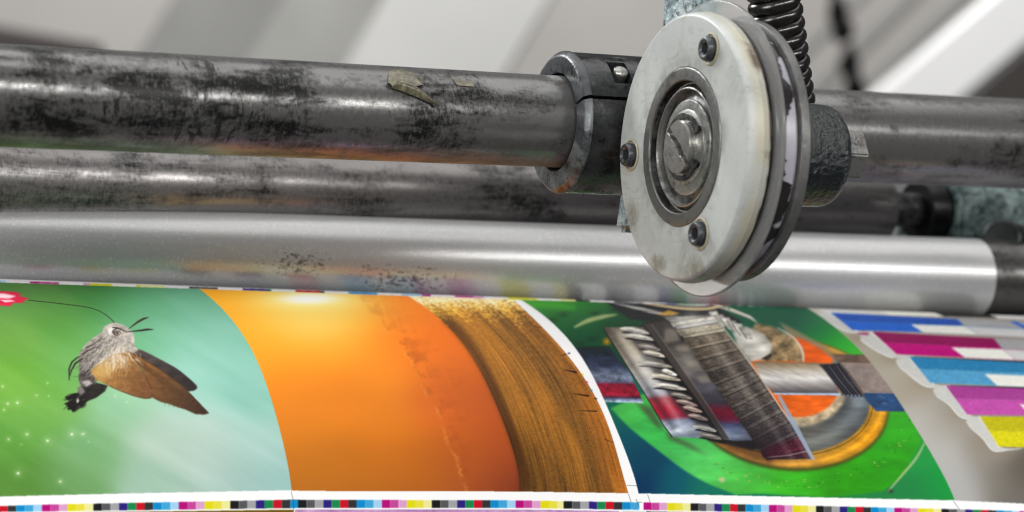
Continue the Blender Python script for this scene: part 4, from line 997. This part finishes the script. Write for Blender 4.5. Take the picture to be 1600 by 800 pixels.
q = [(bx_at(x), bang(x, y)) for x, y in [(573, 134), (583, 116), (600, 110), (622, 116), (630, 137), (600, 142), (578, 142)]]
bar_skin('torn_tape', q, rb, M_TAPE, bar, mtx, .0005, 16, lambda x, a, k: .0012 * (1 - k) ** 2)
q = [(bx_at(x), bang(x, y)) for x, y in [(576, 141), (592, 128), (608, 134), (622, 148), (643, 168), (620, 158), (596, 148)]]
bar_skin('torn_tape', q, rb, M_TAPE, bar, mtx, .0012, 16, lambda x, a, k: .0022 * k * (1 - k) * 4)
q = [(bx_at(x), bang(x, y)) for x, y in [(680, 126), (690, 124), (702, 129), (711, 131), (710, 138), (682, 136)]]
bar_skin('torn_tape', q, rb, M_TAPE, bar, mtx)

# right hand bar, a little lower, behind the wheel
Ar, Br = W(1000, 199, 1.372), W(1690, 229, 1.40 + .14)
mr, Lr = rod_matrix(Ar, Br)
def radius_at(px, z): return size(px, z)
rr0, rr1 = size(72.5, 1.43), size(70.5, 1.515)
bar2 = thing('guide_bar', Ar, 'smooth grey steel bar to the right of the pale wheel, behind its hub', 'steel bar', 'guide bars')
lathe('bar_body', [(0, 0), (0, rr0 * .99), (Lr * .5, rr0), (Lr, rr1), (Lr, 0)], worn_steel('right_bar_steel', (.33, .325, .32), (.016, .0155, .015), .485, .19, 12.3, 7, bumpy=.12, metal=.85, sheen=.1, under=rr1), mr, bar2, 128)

# rear roller with journal
zr = lambda px: 1 / (1 / 1.36 - (px - 0) * .000088)
Ar, Br = W(-80, 277, zr(-80)), W(1372, 326, zr(1372))
mr, Lr = rod_matrix(Ar, Br)
rear = thing('rear_roller', Ar, 'dull rear roller below the guide bars with a thin shaft at its end', 'roller')
R_ = size(61, zr(700))
lathe('roller_body', rounded([(0, 0), (0, R_), (Lr, R_), (Lr, 0)], .0012, 3), M_BAR2, mr, rear, 128)
lathe('journal', rounded([(Lr - .01, 0), (Lr - .01, size(27, zr(1420))), (Lr + .055, size(27, zr(1420))), (Lr + .055, 0)], .0008), M_DARK, mr, rear, 64)
# bearing bracket the journal runs into
cb = mr @ Vector((Lr + .034, 0, 0))
brk = thing('bearing_bracket', cb, 'teal painted bearing bracket with a dark collar at the right end of the rear roller', 'bracket')
mb = mr.copy(); mb.translation = cb
rc = size(48, 1.58)
lathe('collar', rounded([(-.006, size(28, 1.57)), (-.006, rc), (.010, rc), (.010, 0)], .001), M_BLACK, mb, brk, 72)
bm = prism_bm([(-.020, -.060), (-.024, .010), (-.016, .019), (.0, .021), (.028, .019), (.04, .0), (.04, -.06)], .010, .030, .002)
link('web_plate', finish(bm, 'web_plate'), M_BRKT, mb, brk)
# sloping arm running down to the right
bm = bmesh.new()
arm = [(.030, .020, .030), (.050, .018, .034), (.078, .008, .036), (.11, -.010, .036)]
rows = []
for x, top, w in arm:
    rows.append([bm.verts.new((x, y, z)) for y, z in ((-w * .62, -.075), (-w * .70, top - .008), (-w * .55, top - .001), (-w * .3, top + .002), (w * .7, top), (w, -.075))])
for i in range(3):
    for k in range(6): bm.faces.new((rows[i][k], rows[i][(k + 1) % 6], rows[i + 1][(k + 1) % 6], rows[i + 1][k]))
bm.faces.new(rows[0]); bm.faces.new(rows[-1][::-1])
bmesh.ops.bevel(bm, geom=[e for e in bm.edges if e.calc_face_angle(0) > .3], offset=.0025, segments=3, affect='EDGES')
link('bracket_arm', finish(bm, 'bracket_arm'), M_BRKT, mb, brk)
cx_ = wdir((.42, -.12, .90)).normalized(); cz_ = (E2W - E2W.dot(cx_) * cx_).normalized(); cy_ = cz_.cross(cx_)
mc = Matrix.Identity(4); pcap = W(1568, 376, 1.60)
for i in range(3): mc[i][0] = cx_[i]; mc[i][1] = cy_[i]; mc[i][2] = cz_[i]; mc[i][3] = pcap[i]
lathe('bearing_cap', rounded([(-.006, 0), (-.006, size(34, 1.545)), (.03, size(36, 1.545)), (.03, 0)], .003, 5), plain('cap_grey', (.014, .016, .017), .4, .3, .4, 120, .3), mc, brk, 64)

# silver roller lying behind the sheet's far edge
ztop = lambda px: float(sheet_cam(*sheet_inv(np.array([float(px)]), np.array([float(TOP(px))])))[0][2])
zs = lambda px: ztop(min(max(px, -50), 1600)) + .030
A, Bm = W(-90, 315 + 69, zs(0) - .012), W(1522, 374 + 61, zs(1522))
mtx, L = rod_matrix(A, Bm)
rollr = thing('chrome_roller', A, 'bright satin metal roller lying along the far edge of the printed sheet', 'roller')
r0 = size(68.5, zs(0)); r1 = size(62, zs(1522))
lathe('roller_body', [(0, 0), (0, r0 * 1.003), (L, r1), (L, 0)], M_ROLL, mtx, rollr, 160)
lathe('roller_end', [(L, 0), (L, r1 * .998), (L + .12, r1 * .99), (L + .12, 0)], worn_steel('dull_roller_end', (.16, .155, .15), (.012, .012, .012), .47, .24, 4.4, 4, bumpy=.1), mtx, rollr, 128)

# ------------------------------------------------------------------ split clamp on the main bar, with its bracket arm
cz = 1 / .776
cm = W(870, 190.5, cz - .004)
mk, _ = rod_matrix(cm, cm + (Bm - A).normalized() * .1)
kk = size(1, cz)
clamp = thing('shaft_clamp', cm, 'dark split clamp collar with a pinch screw, gripping the bar beside the pale wheel', 'clamp')
RC, XL = 110 * kk, 152 * kk
prof = [(0, 76 * kk), (0, 103 * kk), (7 * kk, RC), (XL, RC), (XL, 76 * kk), (0, 76 * kk)]
prof = rounded(prof, [0, .0012, .0012, .001, 0, 0], 3)
# angle in the lathe: y = r cos, z = r sin; the side facing the camera is y = -r  (angle pi); the split sits 20 degrees above it
gap = .026
sp = PI - math.radians(19)
for nm, a0, a1 in (('upper_half', .12, sp - gap), ('lower_half', sp + gap, 2 * PI + .12 - .05)):
    bm = lathe_bm(prof, 72, a0, a1)
    if nm == 'upper_half':
        pk = []
        for f in bm.faces:
            c = f.calc_center_median(); r = math.hypot(c.y, c.z); a = math.atan2(c.z, c.y)
            if r > RC * .97 and 20 * kk < c.x < 140 * kk: pk.append((f, a))
        # recess for the pinch screw
        bmesh.ops.subdivide_edges(bm, edges=list({e for f, _ in pk for e in f.edges if abs((e.verts[0].co - e.verts[1].co).x) > 20 * kk}), cuts=12, use_grid_fill=True)
        sel = []
        for f in bm.faces:
            c = f.calc_center_median(); r = math.hypot(c.y, c.z); a = math.degrees(math.atan2(c.z, c.y))
            if r > RC * .97 and 54 * kk < c.x < 90 * kk and 121 < a < 147: sel.append(f)
        ex = bmesh.ops.extrude_face_region(bm, geom=sel)
        vv = [g for g in ex['geom'] if isinstance(g, bmesh.types.BMVert)]
        for v in vv: v.co.y *= .83; v.co.z *= .83
        bmesh.ops.delete(bm, geom=sel, context='FACES')
    link(nm, finish(bm, nm, .5), M_CLAMP, mk, clamp)
# paler, rubbed end face of the collar
for nm, a0, a1 in (('end_face', .12, sp - gap), ('end_face', sp + gap, 2 * PI + .07)):
    bm = lathe_bm(rounded([(-.0006, 77 * kk), (-.0006, 103.3 * kk), (6.6 * kk, RC + .0004), (10 * kk, RC + .0004)], .001, 3), 60, a0, a1)
    link(nm, finish(bm, nm), M_CLAMP_F, mk, clamp)
a = math.radians(133)
pc = Vector((72 * kk, RC * .86 * math.cos(a), RC * .86 * math.sin(a)))
rot = Matrix.Rotation(a - PI / 2, 4, 'X') @ Matrix.Rotation(math.radians(-90), 4, 'Y')
ms = mk @ Matrix.Translation(pc) @ rot
lathe('pinch_screw', rounded([(-.001, 0), (-.001, 12 * kk), (15 * kk, 12 * kk), (19 * kk, 7 * kk), (20 * kk, 0)], .0008), M_BOLT, ms, clamp, 32)
# bracket arm: a cast plate rising behind the wheel
Pa = lambda x, y: (x * kk, y * kk)
poly_ = [Pa(86, -168), Pa(60, -60), Pa(70, 30), Pa(20, 105), Pa(-58, 150), Pa(-62, 330), Pa(-160, 330), Pa(-190, 100), Pa(-170, -160)]
mp = mk.copy()
bm = prism_bm(poly_, XL - .002, XL + .012, .003, bseg=3)
link('bracket_arm', finish(bm, 'bracket_arm'), M_TEAL, mp, clamp)

# ------------------------------------------------------------------ the pale wheel
ZW = 1.205
k = size(1, ZW); SH = k / .88
wc = W(1064.5, 229.5, ZW)
MW = Matrix.Identity(4)
_d2 = math.radians(2.3); WX = Vector((1, 0, 0)) * math.cos(_d2) + E1W * math.sin(_d2); WY = E1W * math.cos(_d2) - Vector((1, 0, 0)) * math.sin(_d2)
for i in range(3): MW[i][0] = WX[i]; MW[i][1] = -WY[i]; MW[i][2] = E2W[i]; MW[i][3] = wc[i]
# local y now points to screen right on the face, local z up; keep it right handed
if MW.to_3x3().determinant() < 0:
    for i in range(3): MW[i][1] *= -1
    YS = -1
else: YS = 1
wheel = thing('feed_wheel', wc, 'pale nylon feed wheel with a ball bearing and three socket screws, the largest object', 'wheel')
D1 = 35 * SH
lathe('nylon_disc', rounded([(.004, 100 * k), (.004, 122 * k), (0, 125.5 * k), (0, 206 * k), (.0012, 210 * k), (.0040, 211.5 * k), (D1 * .62, 213 * k), (D1 * .66, 212 * k), (D1 * .9, 211 * k), (D1, 207 * k), (D1, 100 * k)], [0, .0003, .0004, .0010, .0008, .001, .0004, .0004, .0006, .0006, 0], 4), M_NYLON, MW, wheel, 192)
lathe('dark_gasket', [(D1 + .0001, 120 * k), (D1 + .0001, 204 * k), (D1 + 3.6 * SH, 204 * k), (D1 + 3.6 * SH, 120 * k)], M_BLACK, MW, wheel, 160)
d0, d1 = 39 * SH, 45 * SH
lathe('clear_disc', rounded([(d0, 120 * k), (d0, 233 * k), (d1, 233 * k), (d1, 120 * k)], .0008, 3), M_CLEAR, MW, wheel, 192)
f0, f1 = 82 * SH, 97 * SH
lathe('drum', rounded([(d1 + .0002, 120 * k), (d1 + .0002, 205 * k), (d1 + 10 * SH, 200 * k), (f0, 199 * k), (f0, 120 * k)], .002, 4), M_DRUM, MW, wheel, 192)
lathe('flange', rounded([(f0 + .0001, 60 * k), (f0 + .0001, 207 * k), (f1, 207 * k), (f1, 60 * k)], .0007, 3), M_FLANGE, MW, wheel, 192)
# ball bearing
lathe('outer_race', rounded([(.008, 104 * k), (-.0004, 104 * k), (-.0004, 124.8 * k), (.008, 124.8 * k)], .0006, 3), M_RACE, MW, wheel, 128)
lathe('bearing_shield', rounded([(.0006, 104 * k), (.0040, 102 * k), (.0046, 96 * k), (.0046, 82 * k), (.0042, 78 * k), (.0034, 74 * k)], .0004, 2), M_DARK, MW, wheel, 128)
lathe('shield_ring', rounded([(.0046, 95 * k), (.0016, 94 * k), (.0014, 91 * k), (.0046, 89 * k)], .0003, 2), M_BEAR, MW, wheel, 128)
lathe('inner_race', rounded([(.007, 76 * k), (.0026, 75 * k), (.0022, 58 * k), (.005, 57 * k)], .0005, 3), M_BEAR, MW, wheel, 96)
lathe('washer', rounded([(.006, 60 * k), (.0018, 59 * k), (.0016, 44 * k), (.0016, 0)], .0003, 2), M_BOLT, MW, wheel, 96)
# retaining ring with two lugs, open to the right
bm = bmesh.new(); seg = 40
ro, ri = 52 * k, 45 * k; x0, x1 = .0002, .0017
rows = []
for i in range(seg + 1):
    a = math.radians(26) + (2 * PI - math.radians(52)) * i / seg
    w_ = 1.0 + (.9 if i in (0, 1, seg - 1, seg) else .25 * math.sin(PI * i / seg))
    o_, i_ = ri + (ro - ri) * w_, ri
    rows.append([bm.verts.new((x, r * math.cos(a) * YS, r * math.sin(a))) for x, r in ((x0, i_), (x0, o_), (x1, o_), (x1, i_))])
for i in range(seg):
    for j in range(4): bm.faces.new((rows[i][j], rows[i][(j + 1) % 4], rows[i + 1][(j + 1) % 4], rows[i + 1][j]))
bm.faces.new(rows[0]); bm.faces.new(rows[-1][::-1])
link('retaining_ring', finish(bm, 'retaining_ring'), M_DARK, MW, wheel)
# slotted screw head: head outline with a ragged slot let into it
RS = 42 * k; hx0, hx1 = -.0022, .0018
bm = bmesh.new(); NS = 64
sd = math.radians(-40)         # slot runs from upper left to lower right
ca, sa = math.cos(sd), math.sin(sd)
def head_half(sgn):
    hw = 5.0 * k
    ang0 = math.asin(hw / RS)
    pts = []
    for i in range(33):
        a = ang0 + (PI - 2 * ang0) * i / 32
        pts.append((RS * math.cos(a), sgn * RS * math.sin(a)))
    n = 9
    for i in range(1, n):
        x = -RS * math.cos(ang0) + 2 * RS * math.cos(ang0) * i / n
        pts.append((x, sgn * (hw + random.uniform(-2.6, 2.2) * k + (4 * k * math.exp(-(x / (8 * k)) ** 2) if sgn > 0 else -1.5 * k * math.exp(-(x / (10 * k)) ** 2)))))
    return [((x * ca - y * sa) * YS, x * sa + y * ca) for x, y in pts]
for sgn in (1, -1): prism_bm(head_half(sgn), hx0, .0002, .0005, bm)
lathe_bm(rounded([(.0002, 0), (.0002, RS * .985), (hx1 + .001, RS * .985)], .0002), 64, bm=bm)
slot_screw = link('slotted_screw', finish(bm, 'slotted_screw', .4), M_BOLT, MW, wheel)
bm = bmesh.new()
q_ = [(math.sqrt(RS ** 2 * .96 - 49 * k * k) * sx_, 7 * k * sy_) for sx_, sy_ in ((-1, -1), (1, -1), (1, 1), (-1, 1))]
prism_bm([((x * ca - y * sa) * YS, x * sa + y * ca) for x, y in q_], -.0001, .0001, 0, bm)
link('screw_slot', finish(bm, 'screw_slot'), M_HOLE_SHADE_CHAIN, MW, slot_screw)
# three socket head screws in counterbores
def socket_bm():
    bm = bmesh.new()
    R, Hx = 19.5 * k, 10.5 * k
    prof = rounded([(.004, R), (-.0024, R), (-.0038, R - 2.5 * k), (-.0038, 13.5 * k)], .0008, 4)
    lathe_bm(prof, 48, bm=bm)
    # hexagon socket
    n = 48; rim = [bm.verts.new((-.0038, 13.5 * k * math.cos(2 * PI * i / n), 13.5 * k * math.sin(2 * PI * i / n))) for i in range(n)]
    def hexr(i):
        a = (2 * PI * i / n + .3) % (PI / 3) - PI / 6; return Hx * math.cos(PI / 6) / math.cos(a)
    h0 = [bm.verts.new((-.0030, hexr(i) * math.cos(2 * PI * i / n), hexr(i) * math.sin(2 * PI * i / n))) for i in range(n)]
    h1 = [bm.verts.new((.016, v.co.y, v.co.z)) for v in h0]
    for i in range(n):
        j = (i + 1) % n
        bm.faces.new((rim[i], rim[j], h0[j], h0[i])); bm.faces.new((h0[i], h0[j], h1[j], h1[i]))
    bm.faces.new(h1)
    bmesh.ops.delete(bm, geom=[f for f in bm.faces if len(f.verts) > 4], context='FACES')
    bmesh.ops.remove_doubles(bm, verts=bm.verts, dist=1e-6)
    return bm
def hexhole_bm():
    bm = bmesh.new()
    p = [(10.6 * k * math.cos(PI / 3 * i + .3 - PI / 6), 10.6 * k * math.sin(PI / 3 * i + .3 - PI / 6)) for i in range(6)]
    v = [bm.verts.new((-.0012, y, z)) for y, z in p]; w = [bm.verts.new((.001, y * .9, z * .9)) for y, z in p]
    for i in range(6): bm.faces.new((v[i], v[(i + 1) % 6], w[(i + 1) % 6], w[i]))
    bm.faces.new(w)
    return bm
hole_me = finish(hexhole_bm(), 'hex_socket', .3)
sock_me = finish(socket_bm(), 'socket_screw', .5)
cup_me = finish(lathe_bm(rounded([(-.0003, 26 * k), (-.0008, 24.5 * k), (-.0008, 22.5 * k), (.0002, 21.6 * k), (.003, 20.5 * k)], .0004, 3), 48), 'screw_seat')
M_SEAT = plain('stained_nylon', (.46, .42, .27), .4, 0, .3, 200, .1)
for px, py in ((1104, 80.5), (991, 240), (1101, 365)):
    yy, zz = (px - 1067) / .458 * k * YS, (229.5 - py) * k
    m_ = MW @ Matrix.Translation((0, yy, zz))
    sk_ = link('socket_screw', sock_me, M_SCREW, m_, wheel)
    link('hex_socket', hole_me, M_HOLE_SHADE_CHAIN, m_, sk_)
    link('screw_seat', cup_me, M_SEAT, m_, wheel)

# hub boss behind the wheel, with its hexagon bolt
hub = thing('hub_boss', MW @ Vector((f1, 0, 0)), 'pitted dark grey cast hub with a hexagon bolt at the wheel\'s back', 'hub')
h1_ = 239 * SH
lathe('boss', rounded([(f1 + .0002, 0), (f1 + .0002, 87 * k), (h1_ - 10 * SH, 82 * k), (h1_, 72 * k), (h1_, 0)], [0, 0, .004, .005, 0], 6), M_BOSS, MW @ Matrix.Translation((0, -4 * k * YS, 0)), hub, 96)
bm = bmesh.new()
hexp = [(43 * k * math.cos(PI / 3 * i + .04), 43 * k * math.sin(PI / 3 * i + .04)) for i in range(6)]
prism_bm(hexp, h1_ + .0002, h1_ + 44 * SH, .0007, bm)
link('hex_bolt', finish(bm, 'hex_bolt', .35), M_BOLT, MW @ Matrix.Translation((0, -2 * k * YS, 5 * k)), hub)

# ------------------------------------------------------------------ coil spring hanging behind the wheel
zs_ = 1.275
s0, s1 = W(1201, -62, zs_), W(1235, 178, zs_ + .02)
ax = (s1 - s0); Ls = ax.length; ax.normalize()
right = r_ - r_.dot(ax) * ax; right.normalize(); fwd = ax.cross(right)
turns = 12.0; path = []; nseg = 26
for i in range(int(turns * nseg) + 1):
    t = i / nseg; a = 2 * PI * t
    R = size(33, zs_) * (1 - .04 * t / turns)
    path.append(s0 + ax * (Ls * t / turns) + right * (R * math.cos(a)) + fwd * (R * math.sin(a)))
spr = link('coil_spring', finish(tube_bm([p - s0 for p in path], size(11.2, zs_), 14), 'coil_spring'), M_SPRING, Matrix.Translation(s0))
tag(spr, 'black coiled wire spring running down behind the wheel flange', 'spring')

# ------------------------------------------------------------------ out of focus machinery behind
def slab(name, p0, p1, width, depth_, mat, label, cat, zoff=0., round_=.02):
    """long member from pixel/depth point p0 to p1, face turned to the camera"""
    A, Bq = W(*p0), W(*p1)
    x = (Bq - A).normalized(); n = (W(CX, CY, 0) - (A + Bq) / 2); n = (n - n.dot(x) * x).normalized(); y = n.cross(x)
    m = Matrix.Identity(4)
    for i in range(3): m[i][0] = x[i]; m[i][1] = y[i]; m[i][2] = n[i]; m[i][3] = A[i]
    h = width / 2
    bm = prism_bm([(-h, -depth_), (h, -depth_), (h, 0), (-h, 0)], 0, (Bq - A).length, min(round_, width * .45, depth_ * .45), bseg=5)
    o = link(name, finish(bm, name, .9), mat, m)
    tag(o, label, cat, {'guard_plate': 'guard plates behind the bars', 'panel_rib': 'ribs on the back panel'}.get(name))
    return o
ZB = 5.0
M_PAN_A = plain('panel_warm_grey', (.37, .355, .34), .6, 0, .12, .8, .0)
M_PAN_B = plain('panel_light_grey', (.56, .56, .545), .6, 0, .1, .7, .0)
M_PAN_C = plain('panel_dark_grey', (.25, .25, .24), .6, 0, .15, 1.2, .0)
M_PAN_D = plain('panel_mid_grey', (.33, .33, .315), .6, 0, .2, 1.2, .0)
M_WHITE = plain('beam_white', (.93, .93, .93), .5, 0, .03, 1, .0)
M_BROWN = plain('recess_brown', (.035, .028, .026), .6, 0, .3, 2, .0)
slab('back_panel', (-400, 120, 14.08), (2100, 120, 14.08), 3.520, 0.110, M_PAN_A, 'large warm grey machine panel furthest behind the bars, out of focus', 'panel')
slab('dark_gap_strip', (-260, 20, 13.64), (160, 96, 13.64), 0.165, 0.110, M_BROWN, 'blurred dark strip at the upper left behind the bar', 'machine strip', round_=.03)
slab('guard_plate', (450, -140, 13.20), (250, 180, 13.20), 0.484, 0.088, M_PAN_C, 'blurred darker grey guard plate slanting at the upper left', 'guard', round_=.015)
slab('guard_plate', (640, -140, 12.98), (430, 180, 12.98), 0.528, 0.088, M_PAN_D, 'blurred middle grey plate standing in for the shading between the darker and the lighter plates', 'guard', round_=.015)  # added plate, its mid grey steps the shading from dark to light
slab('guard_plate', (835, -170, 12.54), (610, 200, 12.54), 0.660, 0.088, M_PAN_B, 'blurred broad light grey guard plate beside the clamp', 'guard', round_=.015)
slab('white_beam', (1745, -110, 11.00), (1270, 290, 11.00), 0.275, 0.176, M_WHITE, 'blurred bright white beam slanting at the upper right', 'beam', round_=.03)
slab('dark_recess', (1790, -40, 11.44), (1400, 290, 11.44), 0.286, 0.110, M_BROWN, 'blurred dark brown beam beneath the white slanting beam', 'beam', round_=.02)
for k_, (a, b, w_) in enumerate([((1480, -60, 12.10), (1220, 200, 12.10), .030), ((1570, -60, 12.10), (1290, 200, 12.10), .030), ((1400, -60, 12.10), (1190, 150, 12.10), .020)]):
    slab('panel_rib', a, b, w_ * 2.2, .07, M_PAN_C, ['blurred middle dark rib slanting between spring and white beam', 'blurred dark rib slanting nearest the white beam', 'blurred thin dark rib slanting nearest the spring'][k_], 'rib', round_=.012)
slab('light_board', (1380, 330, 11.22), (1760, 345, 11.22), 0.286, 0.110, M_WHITE, 'bright white board glimpsed below the right hand bar', 'board')
chain_me = None
hang = thing('hanging_chain', W(1322, 60, 9.24), 'blurred chain of dark links hanging behind the spring', 'chain')
for px, py in ((1302, -30), (1306, 6), (1309, 22), (1317, 48), (1325, 88), (1327, 102), (1333, 128), (1336, 142)):
    if chain_me is None:
        bm = bmesh.new(); P = []
        for i in range(25):
            a = 2 * PI * i / 24; P.append(Vector(((.021) * math.cos(a), 0, .027 * math.sin(a))))
        chain_me = finish(tube_bm(P[:-1] + [P[0]], .019, 8, bm), 'chain_link')
    link('chain_link', chain_me, M_HOLE_SHADE_CHAIN, Matrix.Translation(W(px, py, 9.24)) @ Matrix.Rotation(random.uniform(-.9, .9), 4, 'Z'), hang)
